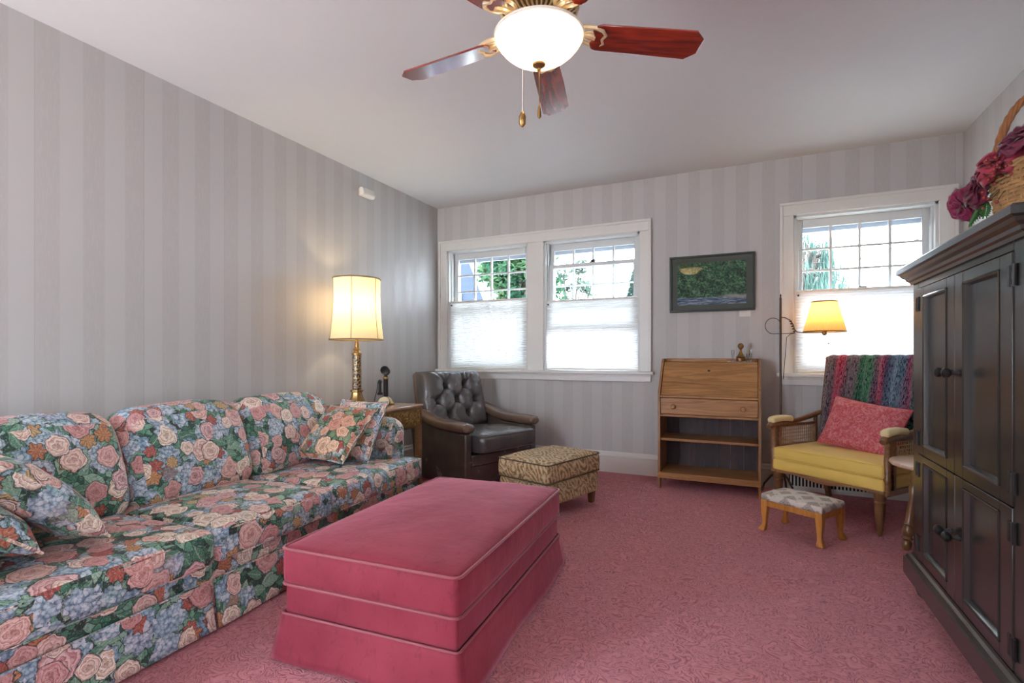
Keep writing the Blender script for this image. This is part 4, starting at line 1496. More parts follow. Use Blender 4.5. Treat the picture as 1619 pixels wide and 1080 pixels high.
# ------------------------------------------------------------------ paisley ottoman
po = thing('paisley_ottoman', 'small tan paisley ottoman on wooden feet before the leather armchair', 'ottoman', (-1.452, 3.830, 0), R(-17))
cm = cushion(0.25, 0.355, 0.075, 0.035, 0.030, 0.012, 21, 0.005, n=14)
tc = MB().add(cm.v, cm.f, T(0, 0, 0.335)).build('top_cushion', M['paisley'], po, uv='box', smooth=60)
for zz in (0.405, 0.270):
    loop_pipe(0.251, 0.356, zz, 0.005, 0.04).build('piping', M['paisley_pipe'], tc)
cm = cushion(0.24, 0.345, 0.085, 0.025, 0.0, 0.004, 5, 0.003, n=8)
MB().add(cm.v, cm.f, T(0, 0, 0.178)).build('base', M['paisley'], po, uv='box', uvoff=(0.9, 0.3), smooth=60)
for sx in (-1, 1):
    for sy in (-1, 1):
        MB().prism([(-0.028, 0.10), (0.028, 0.10), (0.018, 0), (-0.018, 0)], 'y', -0.022, 0.022, T(sx * 0.195, sy * 0.30, 0)).build('leg', M['walnut'], po, bevel=0.004)

# ------------------------------------------------------------------ slant front desk
DX, DY = -0.333, 4.75
dk = thing('secretary_desk', 'oak slant front desk with one drawer over open shelves', 'desk', (DX, DY, 0))
OK_, OV = M['oak'], M['oak_v']
W = 0.412
for s in (-1, 1):
    prof = [(0.0, 0.0), (0.055, 0.0), (0.075, 0.09), (0.325, 0.09), (0.345, 0.0), (0.40, 0.0), (0.40, 1.175), (0.245, 1.175), (0.225, 1.165), (0.010, 0.885), (0.0, 0.865)]
    MB().prism(prof, 'x', s * W - 0.011, s * W + 0.011).build('side_panel', OV, dk, bevel=0.003)
MB().box(-W + 0.011, W - 0.011, 0.005, 0.39, 0.110, 0.150).build('bottom_shelf', OK_, dk, bevel=0.003)
MB().box(-W - 0.012, W + 0.012, -0.012, 0.010, 0.095, 0.150).build('front_rail', OK_, dk, bevel=0.004)
MB().box(-W + 0.011, W - 0.011, 0.03, 0.385, 0.432, 0.455).build('shelf', OK_, dk, bevel=0.003)
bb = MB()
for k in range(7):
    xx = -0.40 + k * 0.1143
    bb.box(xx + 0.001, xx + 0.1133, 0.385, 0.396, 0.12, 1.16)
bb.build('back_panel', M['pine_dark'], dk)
MB().box(-W + 0.011, W - 0.011, 0.0, 0.385, 0.655, 0.675).build('divider', OK_, dk, bevel=0.002)
dw = MB().box(-W + 0.014, W - 0.014, -0.004, 0.36, 0.678, 0.822).build('drawer', OK_, dk, bevel=0.004)
for s in (-1, 1):
    MB().lathe([(0.010, 0.0), (0.009, 0.012), (0.018, 0.020), (0.022, 0.030), (0.017, 0.040), (0.004, 0.043)], 18, T(s * 0.285, -0.004, 0.748) @ RX(R(90))).build('knob', OK_, dw)
MB().box(-W + 0.011, W - 0.011, -0.008, 0.385, 0.826, 0.846).build('writing_board', OK_, dk, bevel=0.004)
fl = MB().prism([(0.006, 0.850), (0.026, 0.842), (0.248, 1.130), (0.232, 1.145)], 'x', -W + 0.013, W - 0.013).build('fall_front', OK_, dk, bevel=0.003)
kx = T(0.0, 0.190, 1.092) @ RX(R(52.8))
MB().lathe([(0.011, 0), (0.011, 0.003)], 14, T(0, 0.172, 1.066) @ RX(R(38))).build('keyhole', M['iron'], fl)
MB().box(-W + 0.011, W - 0.011, 0.236, 0.39, 1.128, 1.144).build('top_board', OK_, dk, bevel=0.003)
MB().box(-W + 0.011, W - 0.011, 0.372, 0.39, 1.144, 1.178).build('gallery', OK_, dk, bevel=0.003)

# perfume set on the desk top
tr = MB()
tr.lathe([(0.055, 0.0), (0.108, 0.001), (0.115, 0.006), (0.105, 0.004), (0.02, 0.003)], 36, T(0.26, 0.295, 1.1445) @ Matrix.Diagonal((1.0, 0.55, 1, 1)))
ty = tr.build('dresser_tray', M['white_plastic'])
ty.location = (DX, DY, 0)
tag(ty, 'small pale oval tray on top of the oak desk', 'tray')
TZ = 1.1490
dc = thing('perfume_bottle', 'amber glass perfume bottle with round stopper on the desk tray', 'bottle', (DX + 0.262, DY + 0.29, TZ))
MB().lathe([(0.030, 0.0), (0.036, 0.006), (0.038, 0.03), (0.032, 0.05), (0.018, 0.07), (0.010, 0.09), (0.009, 0.108), (0.014, 0.112)], 12).build('body', M['perfume'], dc, smooth=30)
MB().lathe([(0.031, 0.004), (0.034, 0.03)], 12).build('perfume', plain('amber_liquid', (0.55, 0.33, 0.03), 0.2), dc)
MB().lathe([(0.010, 0.034), (0.038, 0.038), (0.040, 0.046), (0.030, 0.052)], 16).build('band', M['brass'], dc)
MB().ball((0, 0, 0.140), 0.026, 14, 10, 1.1).build('stopper', M['brass_dark'], dc)
for dx, hh_, lb in ((-0.066, 0.105, 'slim clear glass bud vase on the desk tray, toward the windows side with two shades'), (0.058, 0.072, 'short clear glass vase on the desk tray, close to the perfume bottle'), (0.082, 0.105, 'tall clear glass vase at the end of the desk tray nearest the floor lamp')):
    gl = MB().lathe([(0.016, 0.0), (0.014, 0.005), (0.005, 0.012), (0.006, 0.03), (0.011, hh_ * 0.6), (0.013, hh_)], 16)
    o = gl.build('glass_vase', M['crystal'])
    o.location = (DX + 0.262 + dx, DY + 0.29, TZ)
    tag(o, lb, 'vase', 'glass vases on the desk tray')

# ------------------------------------------------------------------ floor lamp
fl = thing('floor_lamp', 'thin iron scroll floor lamp with lit amber pleated shade', 'floor lamp', (0.245, 4.985, 0))
IB = M['iron_brown']
MB().lathe([(0.009, 0.16), (0.009, 1.70), (0.005, 1.715), (0.008, 1.725), (0.002, 1.74)], 10).build('pole', IB, fl)
for k in range(3):
    a = R(190 + 120 * k)
    MB().tube([(0, 0, 0.20), (0.03 * math.cos(a), 0.03 * math.sin(a), 0.19), (0.08 * math.cos(a), 0.08 * math.sin(a), 0.15), (0.13 * math.cos(a), 0.13 * math.sin(a), 0.085), (0.145 * math.cos(a), 0.145 * math.sin(a), 0.035), (0.17 * math.cos(a), 0.17 * math.sin(a), 0.012), (0.185 * math.cos(a), 0.185 * math.sin(a), 0.012)], 0.009, 8).build('foot', IB, fl)
sc_pts = []
for i in range(30):
    a = R(-90 - 300 * i / 29)
    rr = 0.075 - 0.020 * (i / 29)
    sc_pts.append((-0.055 + rr * math.cos(a) * 0.95, -0.01, 1.468 + rr * math.sin(a)))
MB().tube(sc_pts, 0.0032, 6).build('scroll', IB, fl)
MB().tube([(-0.055, -0.01, 1.393), (0.0, -0.008, 1.395), (0.06, -0.008, 1.395), (0.11, -0.01, 1.40)], 0.0032, 6).build('scroll', IB, fl)
MB().tube([(-0.01, -0.01, 1.536), (0.03, -0.01, 1.533), (0.070, -0.01, 1.51), (0.095, -0.01, 1.47), (0.105, -0.01, 1.43), (0.125, -0.01, 1.405), (0.18, -0.01, 1.398), (0.325, -0.01, 1.398)], 0.0045, 8).build('arm', IB, fl)
lv = MB()
for k in range(5):
    lv.ball((0.075 + 0.007 * k, -0.012, 1.50 - 0.022 * k), 0.011, 8, 6, 0.7)
lv.build('leaf_ornament', IB, fl)
MB().tube([(0.11, -0.01, 1.398), (0.075, -0.008, 1.39), (0.045, -0.005, 1.36), (0.035, -0.004, 1.20), (0.02, -0.004, 1.00)], 0.003, 6).build('cord', IB, fl)
m = T(0.325, -0.01, 0)
MB().lathe([(0.008, 1.375), (0.018, 1.385), (0.018, 1.42), (0.014, 1.47)], 14, m).build('socket', M['brass_dark'], fl)
ps = MB()
npl = 84
vs, fs = [], []
for j in range(7):
    f = j / 6
    z = 1.405 + (1.655 - 1.405) * f
    for i in range(npl * 2):
        a = 2 * PI * i / (npl * 2)
        r = (0.156 + (0.092 - 0.156) * f) * (1 + (0.016 if i % 2 else -0.004))
        vs.append((r * math.cos(a), r * math.sin(a), z))
nn = npl * 2
for j in range(6):
    for i in range(nn):
        fs.append((j * nn + i, j * nn + (i + 1) % nn, (j + 1) * nn + (i + 1) % nn, (j + 1) * nn + i))
so = ps.add(vs, fs, m).build('shade', M['amber_shade'], fl, smooth=20)
for z, r in ((1.405, 0.158), (1.655, 0.0935)):
    MB().tube([(r * math.cos(2 * PI * i / 40), r * math.sin(2 * PI * i / 40), z) for i in range(40)], 0.0055, 6, True, m).build('trim', M['brass'], so)
MB().tube([(0.03, 0, 1.40), (0.03, 0, 1.31)], 0.0014, 5, mat=m).build('pull_chain', M['brass_dark'], fl)
MB().ball((0.03, 0, 1.305), 0.006, 8, 6, mat=m).build('pull_knob', M['brass_dark'], fl)
MB().ball((0, 0, 1.50), 0.026, 12, 8, 1.2, mat=m).build('bulb', M['bulb_off'], fl)
lamp_light('floor_lamp_bulb', fl, (0.325, -0.01, 1.555), 2.2, (1.0, 0.72, 0.36), 0.03)

# ------------------------------------------------------------------ yellow armchair with cane sides
ac = thing('cane_armchair', 'wide walnut armchair with yellow cushion seat and cane sides', 'armchair', (0.485 + 0.606 * 0.31, 4.31 + 0.795 * 0.31, 0), R(-37.3))
WN, WX = M['walnut'], M['walnut_x']
hw = 0.395
cm = cushion(hw, 0.31, 0.045, 0.018, 0.014, 0.004, 31, 0.003, n=12)
scu = MB().add(cm.v, cm.f, T(0, 0.0, 0.432)).build('seat_cushion', M['yellow'], ac, smooth=60)
loop_pipe(hw, 0.31, 0.472, 0.004, 0.025).build('piping', M['yellow'], scu)
loop_pipe(hw, 0.31, 0.391, 0.004, 0.025).build('piping', M['yellow'], scu)
cm = cushion(hw + 0.004, 0.315, 0.045, 0.018, 0.0, 0.010, 33, 0.003, n=10)
MB().add(cm.v, cm.f, T(0, 0, 0.342)).build('seat_base', M['yellow'], ac, smooth=60)
rl = MB()
n = 16
poly = [(-hw - 0.01, 0.305)] + [(-hw - 0.01 + (2 * hw + 0.02) * i / n, 0.285 - 0.022 * math.sin(PI * i / n) + 0.018 * math.sin(2 * PI * i / n) ** 2) for i in range(n + 1)] + [(hw + 0.01, 0.305)]
rl.prism(poly, 'y', -0.325, -0.295)
rl.build('front_rail', WX, ac, bevel=0.004)
for s in (-1, 1):
    MB().box(s * hw - 0.014, s * hw + 0.014, -0.295, 0.30, 0.265, 0.305).build('side_rail', WX, ac, bevel=0.004)
MB().box(-hw, hw, 0.29, 0.32, 0.255, 0.305).build('back_rail', WX, ac, bevel=0.004)
for s in (-1, 1):
    MB().lathe([(0.013, 0.0), (0.018, 0.012), (0.016, 0.03), (0.022, 0.040), (0.020, 0.055), (0.026, 0.10), (0.033, 0.20), (0.036, 0.225), (0.028, 0.235), (0.036, 0.245), (0.036, 0.30)], 14, T(s * 0.365, -0.29, 0)).build('leg', WN, ac)
    MB().prism([(0.265, 0.30), (0.315, 0.30), (0.405, 0.0), (0.370, 0.0)], 'x', s * 0.365 - 0.020, s * 0.365 + 0.020).build('leg', WN, ac, bevel=0.005)
    # arm: post, rail, pad, cane panel
    xa = s * 0.408
    MB().lathe([(0.020, 0.28), (0.020, 0.36), (0.026, 0.38), (0.018, 0.40), (0.022, 0.50), (0.017, 0.60), (0.024, 0.62), (0.020, 0.645)], 12, T(xa, -0.285, 0)).build('arm_post', WX, ac)
    MB().tube([(xa, -0.345, 0.632), (xa, -0.32, 0.648), (xa, -0.20, 0.655), (xa, 0.0, 0.668), (xa, 0.20, 0.695), (xa, 0.33, 0.72)], [0.020, 0.026, 0.023, 0.021, 0.020, 0.018], 10).build('arm_rail', WX, ac)
    pd = MB().rbox(0.038, 0.135, 0.024, 0.022, 6, lambda p: Vector((p.x * (1 - 0.25 * (p.y / 0.135) ** 2), p.y, p.z + 0.012 * (1 - (p.y / 0.135) ** 2))), T(xa, -0.195, 0.686))
    pd.build('arm_pad', M['yellow_arm'], ac, smooth=70)
    fr = MB()
    fr.box(xa - 0.010, xa + 0.010, -0.225, -0.195, 0.305, 0.645)
    fr.box(xa - 0.010, xa + 0.010, 0.25, 0.28, 0.305, 0.70)
    fr.box(xa - 0.010, xa + 0.010, -0.195, 0.25, 0.46, 0.48)
    fr.box(xa - 0.010, xa + 0.010, -0.195, 0.25, 0.628, 0.648)
    pf = fr.build('side_frame', WX, ac, bevel=0.003)
    cn = MB()
    for k in range(17):
        yy = -0.19 + k * 0.0275
        cn.box(xa - 0.002, xa + 0.002, yy - 0.0030, yy + 0.0030, 0.482, 0.628)
    for k in range(6):
        zz = 0.486 + k * 0.0275
        cn.box(xa - 0.003, xa + 0.003, -0.195, 0.25, zz - 0.0030, zz + 0.0030)
    cn.build('cane_panel', M['cane'], pf, smooth=0)
    MB().tube([(s * 0.395, 0.305, 0.28), (s * 0.395, 0.325, 0.50), (s * 0.395, 0.365, 0.80), (s * 0.395, 0.425, 1.165)], [0.024, 0.022, 0.020, 0.019], 10).build('back_post', WX, ac)
    MB().ball((s * 0.395, 0.428, 1.178), 0.022, 10, 8, 0.9).build('finial', WX, ac)
br = MB()
bt = T(0, 0.30, 0.47) @ RX(R(-10.5))
br.box(-0.39, 0.39, -0.012, 0.012, 0.62, 0.685, bt)
br.box(-0.39, 0.39, -0.012, 0.012, 0.05, 0.10, bt)
br.build('back_frame', WX, ac, bevel=0.004)
cn = MB()
for k in range(40):
    xx = -0.38 + k * 0.0195
    cn.box(xx - 0.004, xx + 0.004, -0.002, 0.002, 0.10, 0.62, bt)
for k in range(27):
    zz = 0.11 + k * 0.0192
    cn.box(-0.385, 0.385, -0.003, 0.003, zz - 0.004, zz + 0.004, bt)
cn.build('cane_back', M['cane'], ac, smooth=0)

# yarn throw over the chair back
AC = T(*ac.location) @ RZ(R(-37.3))
thr = MB()
path = []
for i in range(13):      # behind, from low to top
    z = 0.62 + (1.175 - 0.62) * i / 12
    path.append((0.335 + 0.05 + (z - 0.47) * 0.185, z))
path += [(0.452, 1.196), (0.430, 1.203), (0.405, 1.196)]
for i in range(21):
    z = 1.175 - (1.175 - 0.500) * i / 20
    path.append((0.268 + (z - 0.47) * 0.185 - 0.012, z))
NP = len(path)
NU = 90
def thr_fn(u, v):
    k = v * (NP - 1)
    i = min(int(k), NP - 2)
    f = k - i
    y = path[i][0] * (1 - f) + path[i + 1][0] * f
    z = path[i][1] * (1 - f) + path[i + 1][1] * f
    front = max(0.0, (k - 15) / (NP - 16))
    back = max(0.0, (12 - k) / 12)
    x = -0.372 + 0.79 * u
    drop = max(front, back)
    wv = 0.010 * math.sin(u * 46 + 2 * math.sin(v * 5)) + 0.008 * math.sin(u * 91 + v * 4)
    y += -wv * (0.35 + drop) if k > 14 else wv * (0.35 + drop)
    y -= 0.012 * front
    z += 0.003 * math.sin(u * 60) * (1 - drop)
    z -= 0.04 * math.sin(u * 23) * front * front
    x += -0.035 * front * (1 - u) + 0.02 * math.sin(u * 15 + 1) * front
    return (x, y, z)
thr.grid(thr_fn, NU, NP - 1)
uvs = {}
o = thr.build('yarn_throw', M['yarn'], None, smooth=80, solid=0.012)
lay = o.data.uv_layers.new(name='uv')
for lp_ in o.data.loops:
    i = lp_.vertex_index
    lay.data[lp_.index].uv = ((i % (NU + 1)) / NU, (i // (NU + 1)) / (NP - 1))
tag(o, 'multicoloured striped yarn throw draped over the yellow armchair back', 'throw')
o.matrix_world = AC
# the end that slips over the far arm side
side = MB()
def sd_fn(u, v):
    z = 1.19 - v * 0.80
    x = 0.425 + 0.05 * v + 0.012 * math.sin(u * 17)
    y = 0.46 - u * (0.20 + 0.10 * v) - 0.02 * v + 0.01 * math.sin(v * 9 + u * 8)
    x += 0.022 * math.sin(u * 28 + v * 2) * (0.3 + v)
    return (x, y, z + 0.03 * math.sin(u * 21) * v)
side.grid(sd_fn, 26, 20)
o2 = side.build('side_fall', M['yarn'], o, smooth=80, solid=0.012)
lay = o2.data.uv_layers.new(name='uv')
for lp_ in o2.data.loops:
    i = lp_.vertex_index
    lay.data[lp_.index].uv = (0.80 + 0.2 * (i % 27) / 26, (i // 27) / 20)
fg = MB()
for k in range(46):
    u = k / 45
    p = Vector(thr_fn(u, 1.0))
    fg.tube([p, p + Vector((0.006 * math.sin(k * 3), -0.004, -0.04)), p + Vector((0.012 * math.sin(k * 3), -0.002, -0.085))], [0.005, 0.004, 0.003], 5)
for k in range(16):
    p = Vector(sd_fn(k / 15, 1.0))
    fg.tube([p, p + Vector((0.004, 0.006 * math.sin(k * 3), -0.05)), p + Vector((0.004, 0.012 * math.sin(k * 3), -0.10))], [0.006, 0.005, 0.003], 5)
fg.build('fringe', plain('dark_yarn', (0.045, 0.060, 0.085), 0.9, var=0.7, scale=30), o)

pw_ = AC @ frame_from((1, 0.0, -0.13), (0.10, 0.42, 0.9), (0.035, 0.130, 0.660))
mb, rim = pillow_mesh(0.275, 0.205, 0.085, 9.0, 0.022)
o = mb.build('brocade_pillow', M['brocade'], None, smooth=80, uv='box')
o.matrix_world = pw_
tag(o, 'crumpled pink brocade pillow on the yellow armchair seat', 'pillow')
MB().tube(rim, 0.0035, 6, True).build('piping', M['brocade'], o)

# ------------------------------------------------------------------ footstool
fs_ = thing('footstool', 'little honey pine footstool with patterned cream top', 'footstool', (0.318, 3.915, 0), R(-33))
cm = cushion(0.205, 0.148, 0.022, 0.016, 0.022, 0.0, 41, 0.002, n=12)
MB().add(cm.v, cm.f, T(0, 0, 0.232)).build('cushion', M['stool'], fs_, uv='box', smooth=60)
HN = M['honey']
for s in (-1, 1):
    MB().box(-0.18, 0.18, s * 0.128 - 0.011, s * 0.128 + 0.011, 0.172, 0.212).build('apron', HN, fs_, bevel=0.003)
    MB().box(s * 0.183 - 0.011, s * 0.183 + 0.011, -0.12, 0.12, 0.172, 0.212).build('apron', HN, fs_, bevel=0.003)
for sx in (-1, 1):
    for sy in (-1, 1):
        lg = MB()
        px, py = sx * 0.180, sy * 0.124
        prof = [(0.022, 0.215, 0.0), (0.022, 0.165, 0.0), (0.019, 0.12, 0.002), (0.014, 0.07, 0.001), (0.014, 0.045, 0.003), (0.020, 0.022, 0.010), (0.021, 0.008, 0.013), (0.017, 0.0, 0.013)]
        vs, f2 = [], []
        for r, z, off in prof:
            for ax, ay in ((1, 1), (-1, 1), (-1, -1), (1, -1)):
                vs.append((px + sx * off + ax * r, py + sy * off + ay * r, z))
        for i in range(len(prof) - 1):
            for k in range(4):
                f2.append((i * 4 + k, i * 4 + (k + 1) % 4, (i + 1) * 4 + (k + 1) % 4, (i + 1) * 4 + k)[::-1])
        f2 += [(0, 1, 2, 3), tuple(4 * (len(prof) - 1) + k for k in (3, 2, 1, 0))]
        lg.add(vs, f2).build('leg', HN, fs_, bevel=0.005, smooth=50)

# ------------------------------------------------------------------ round side table
rt_ = thing('round_table', 'small round wooden side table between armchair and black armoire', 'side table', (1.060, 3.83, 0))
MB().lathe([(0.245, 0.530), (0.268, 0.535), (0.275, 0.545), (0.272, 0.556), (0.262, 0.560)], 48).build('top', M['tabletop'], rt_)
for k in range(3):
    a = R(165 + 120 * k)
    m = along((0.19 * math.cos(a), 0.19 * math.sin(a), 0.0), (0.135 * math.cos(a), 0.135 * math.sin(a), 0.535))
    MB().lathe([(0.016, 0.0), (0.026, 0.02), (0.028, 0.045), (0.020, 0.062), (0.032, 0.075), (0.022, 0.09), (0.030, 0.10), (0.034, 0.13), (0.024, 0.155), (0.031, 0.165), (0.023, 0.18), (0.025, 0.24), (0.018, 0.32), (0.027, 0.39), (0.018, 0.41), (0.026, 0.43), (0.022, 0.535)], 14, m).build('leg', WN, rt_)
MB().lathe([(0.15, 0.505), (0.15, 0.535)], 36).build('apron', WN, rt_)
MB().lathe([(0.145, 0.105), (0.15, 0.112), (0.145, 0.12)], 36).build('lower_shelf', WX, rt_)

# ------------------------------------------------------------------ black armoire
ar = thing('armoire', 'tall black painted armoire with four panelled doors on the right', 'armoire', (0.755, 2.612, 0))
BK = M['black']
Wd, Dp = 0.583, 0.74
cs = MB()
cs.box(0.012, Dp, -Wd, -Wd + 0.025, 0.19, 1.575)
cs.box(0.012, Dp, Wd - 0.025, Wd, 0.19, 1.575)
cs.box(Dp - 0.02, Dp - 0.001, -Wd + 0.02, Wd - 0.02, 0.191, 1.574)
cs.box(0.013, Dp - 0.01, -Wd + 0.02, Wd - 0.02, 0.191, 0.215)
cs.box(0.013, Dp - 0.01, -Wd + 0.02, Wd - 0.02, 1.55, 1.574)
cs.box(0.024, Dp - 0.01, -Wd + 0.02, Wd - 0.02, 0.71, 0.73)
cs.build('carcass', BK, ar)
ff = MB()
ff.box(-0.002, 0.022, -Wd, -Wd + 0.085, 0.19, 1.575)
ff.box(-0.002, 0.022, Wd - 0.085, Wd, 0.19, 1.575)
ff.box(-0.002, 0.022, -Wd + 0.085, Wd - 0.085, 1.532, 1.575)
ff.box(-0.002, 0.022, -Wd + 0.085, Wd - 0.085, 0.19, 0.205)
ff.build('face_frame', BK, ar, bevel=0.003)
YS = Wd - 0.087
for s in (1, -1):
    for z0, z1, hz in ((0.725, 1.529, 1.133), (0.208, 0.720, 0.480)):
        y0, y1 = (0.0015, YS) if s > 0 else (-YS, -0.0015)
        d = MB()
        st = 0.088
        zb_, zt_ = (z0 + (0.045 if z0 > 0.5 else 0.045)), z1 - (0.042 if z0 > 0.5 else 0.032)
        d.box(-0.006, 0.016, y0, y0 + st, z0, z1)
        d.box(-0.006, 0.016, y1 - st, y1, z0, z1)
        d.box(-0.006, 0.016, y0 + st, y1 - st, zt_, z1)
        d.box(-0.006, 0.016, y0 + st, y1 - st, z0, zb_)
        d = d.build('door', BK, ar, bevel=0.0025)
        MB().box(0.010, 0.016, y0 + st - 0.002, y1 - st + 0.002, zb_ - 0.002, zt_ + 0.002).build('panel', BK, d)
        ml = MB()
        a0, a1 = y0 + st, y1 - st
        prof = [(0.010, 0.0), (-0.008, 0.0), (-0.010, 0.004), (-0.006, 0.010), (0.004, 0.014), (0.010, 0.016)]
        ml.prism([(x, zt_ - q) for x, q in prof], 'y', a0, a1)
        ml.prism([(x, zb_ + q) for x, q in prof], 'y', a0, a1)
        ml.prism([(x, a0 + q) for x, q in prof], 'z', zb_, zt_)
        ml.prism([(x, a1 - q) for x, q in prof], 'z', zb_, zt_)
        ml.build('moulding', BK, d, smooth=25)
        ky = 0.045 * s
        MB().lathe([(0.012, 0.0), (0.011, 0.006), (0.007, 0.012), (0.007, 0.022), (0.016, 0.028), (0.021, 0.036), (0.020, 0.046), (0.012, 0.053), (0.003, 0.055)], 20, T(-0.006, ky, hz) @ RY(R(-90))).build('knob', M['iron'], d)
        for hz2 in ((z0 + 0.075, z1 - 0.075)):
            yh = YS * s
            hb = MB()
            hb.box(-0.010, -0.005, yh - 0.028, yh - 0.012, hz2 - 0.035, hz2 + 0.035)
            hb.box(-0.008, -0.001, yh + 0.012, yh + 0.028, hz2 - 0.035, hz2 + 0.035)
            hb.tube([(-0.008, yh, hz2 - 0.030), (-0.008, yh, hz2 + 0.030)], 0.005, 8)
            hb.box(-0.009, -0.0055, yh - 0.012, yh + 0.012, hz2 - 0.012, hz2 + 0.012)
            hb.build('hinge', M['iron'], d)
# cornice: stacked mouldings on three sides
cp = [(0.0, 1.560), (0.012, 1.560), (0.016, 1.572), (0.026, 1.578), (0.030, 1.590), (0.044, 1.600), (0.050, 1.612), (0.062, 1.618), (0.062, 1.642), (0.054, 1.650), (0.0, 1.650)]
def ring(mb, prof, x_in, y_in, x_back):
    n_ = len(prof)
    rows = []
    for q, z in prof:
        rows.append([(x_back, y_in + q, z), (x_in - q, y_in + q, z), (x_in - q, -y_in - q, z), (x_back, -y_in - q, z)])
    vs = [p for r in rows for p in r]
    fcs = []
    for i in range(n_ - 1):
        for k in range(3):
            fcs.append((i * 4 + k, i * 4 + k + 1, (i + 1) * 4 + k + 1, (i + 1) * 4 + k))
    mb.add(vs, fcs)
cn_ = MB()
ring(cn_, cp, 0.0, Wd, Dp)
cn_.box(-0.05, Dp, -Wd - 0.05, Wd + 0.05, 1.632, 1.6495)
cn_.build('cornice', BK, ar, smooth=25)
pp_ = [(0.0, 0.205), (0.006, 0.205), (0.010, 0.196), (0.022, 0.190), (0.030, 0.176), (0.036, 0.172), (0.036, 0.088), (0.030, 0.082), (0.0, 0.082)]
pl = MB()
ring(pl, pp_, 0.0, Wd, Dp)
pl.box(0.0, Dp, -Wd, Wd, 0.09, 0.19)
pl.build('plinth', BK, ar, smooth=25)
for sx in (0.055, Dp - 0.08):
    for sy in (-1, 1):
        MB().lathe([(0.040, 0.0), (0.050, 0.010), (0.058, 0.030), (0.056, 0.050), (0.042, 0.066), (0.050, 0.076), (0.050, 0.090)], 20, T(sx, sy * (Wd - 0.045), 0)).build('foot', BK, ar)

# ------------------------------------------------------------------ basket of silk flowers on the armoire
BX, BY, BZ = 1.10, 2.84, 1.6505
bs = thing('wicker_basket', 'woven wicker basket with tall handle on top of the armoire', 'basket', (BX, BY, BZ))
bd = MB()
NR = 20
for k in range(NR):
    f = k / (NR - 1)
    z = 0.012 + 0.315 * f
    rx, ry = 0.115 + 0.035 * f, 0.155 + 0.045 * f
    pts = []
    for i in range(72):
        a = 2 * PI * i / 72
        w = 0.0055 * math.cos(18 * a + PI * (k % 2))
        pts.append(((rx + w) * math.cos(a), (ry + w) * math.sin(a), z))
    bd.tube(pts, 0.0082, 5, True)
bd.build('weave', M['wicker'], bs)
st = MB()
for i in range(36):
    a = 2 * PI * i / 36
    st.tube([(0.115 * math.cos(a), 0.155 * math.sin(a), 0.0), (0.150 * math.cos(a), 0.200 * math.sin(a), 0.33)], 0.0055, 5)
st.build('stakes', M['wicker'], bs)
rm = MB()
for k in range(3):
    pts = []
    for i in range(72):
        a = 2 * PI * i / 72
        b2 = 9 * a + 2 * PI * k / 3
        pts.append(((0.152 + 0.007 * math.cos(b2)) * math.cos(a), (0.202 + 0.007 * math.cos(b2)) * math.sin(a), 0.335 + 0.007 * math.sin(b2)))
    rm.tube(pts, 0.008, 6, True)
rm.build('rim', M['wicker'], bs)
MB().lathe([(0.11, 0.003), (0.115, 0.012)], 36, Matrix.Diagonal((1, 1.35, 1, 1))).build('bottom', M['wicker'], bs)
hd = MB()
for k in range(4):
    pts = []
    for i in range(40):
        a = PI * i / 39
        b2 = 10 * a + PI / 2 * k
        pts.append(((0.150 + 0.009 * math.sin(b2)) * math.cos(a), 0.009 * math.cos(b2), 0.31 + (0.34 + 0.009 * math.sin(b2)) * math.sin(a)))
    hd.tube(pts, 0.0085, 6)
hd.build('handle', M['wicker_dark'], bs)


def rose_mesh(rad, open_=1.0, seed=0):
    rnd = random.Random(seed)
    mb = MB()
    layers = [(0.22, 3, 78, 0.62), (0.42, 4, 66, 0.72), (0.64, 5, 50, 0.80), (0.84, 6, 32, 0.85), (1.0, 7, 12, 0.80)]
    for li, (rr, n_, tilt, h) in enumerate(layers):
        for k in range(n_):
            a = 2 * PI * k / n_ + li * 0.7 + rnd.uniform(-0.15, 0.15)
            tl_ = R(max(2, tilt - 20 * (open_ - 1) + rnd.uniform(-9, 9)))
            wdt = rad * (0.34 + 0.42 * rr)
            ln = rad * (0.62 + 0.42 * rr)
            base = rad * 0.07 * (li + 1)
            ph_ = rnd.uniform(0, 6)
            def fn(u, v, wdt=wdt, ln=ln, tl_=tl_, base=base, ph_=ph_):
                s = (u * 2 - 1)
                w = wdt * (math.sin(PI * min(0.96, 0.12 + 0.76 * v)) ** 0.7)
                curl = 0.30 * v ** 3
                r_ = base + ln * v * math.cos(tl_ - curl * 1.6) - 0.22 * wdt * s * s * (0.5 + v)
                z = ln * v * math.sin(tl_ - curl * 1.6) * 0.95 + 0.35 * wdt * s * s * (1 - 0.6 * v) + 0.05 * rad * math.sin(u * 9 + ph_) * v ** 2
                return (r_, s * w, z)
            mb.grid(fn, 6, 6, RZ(a))
    return mb


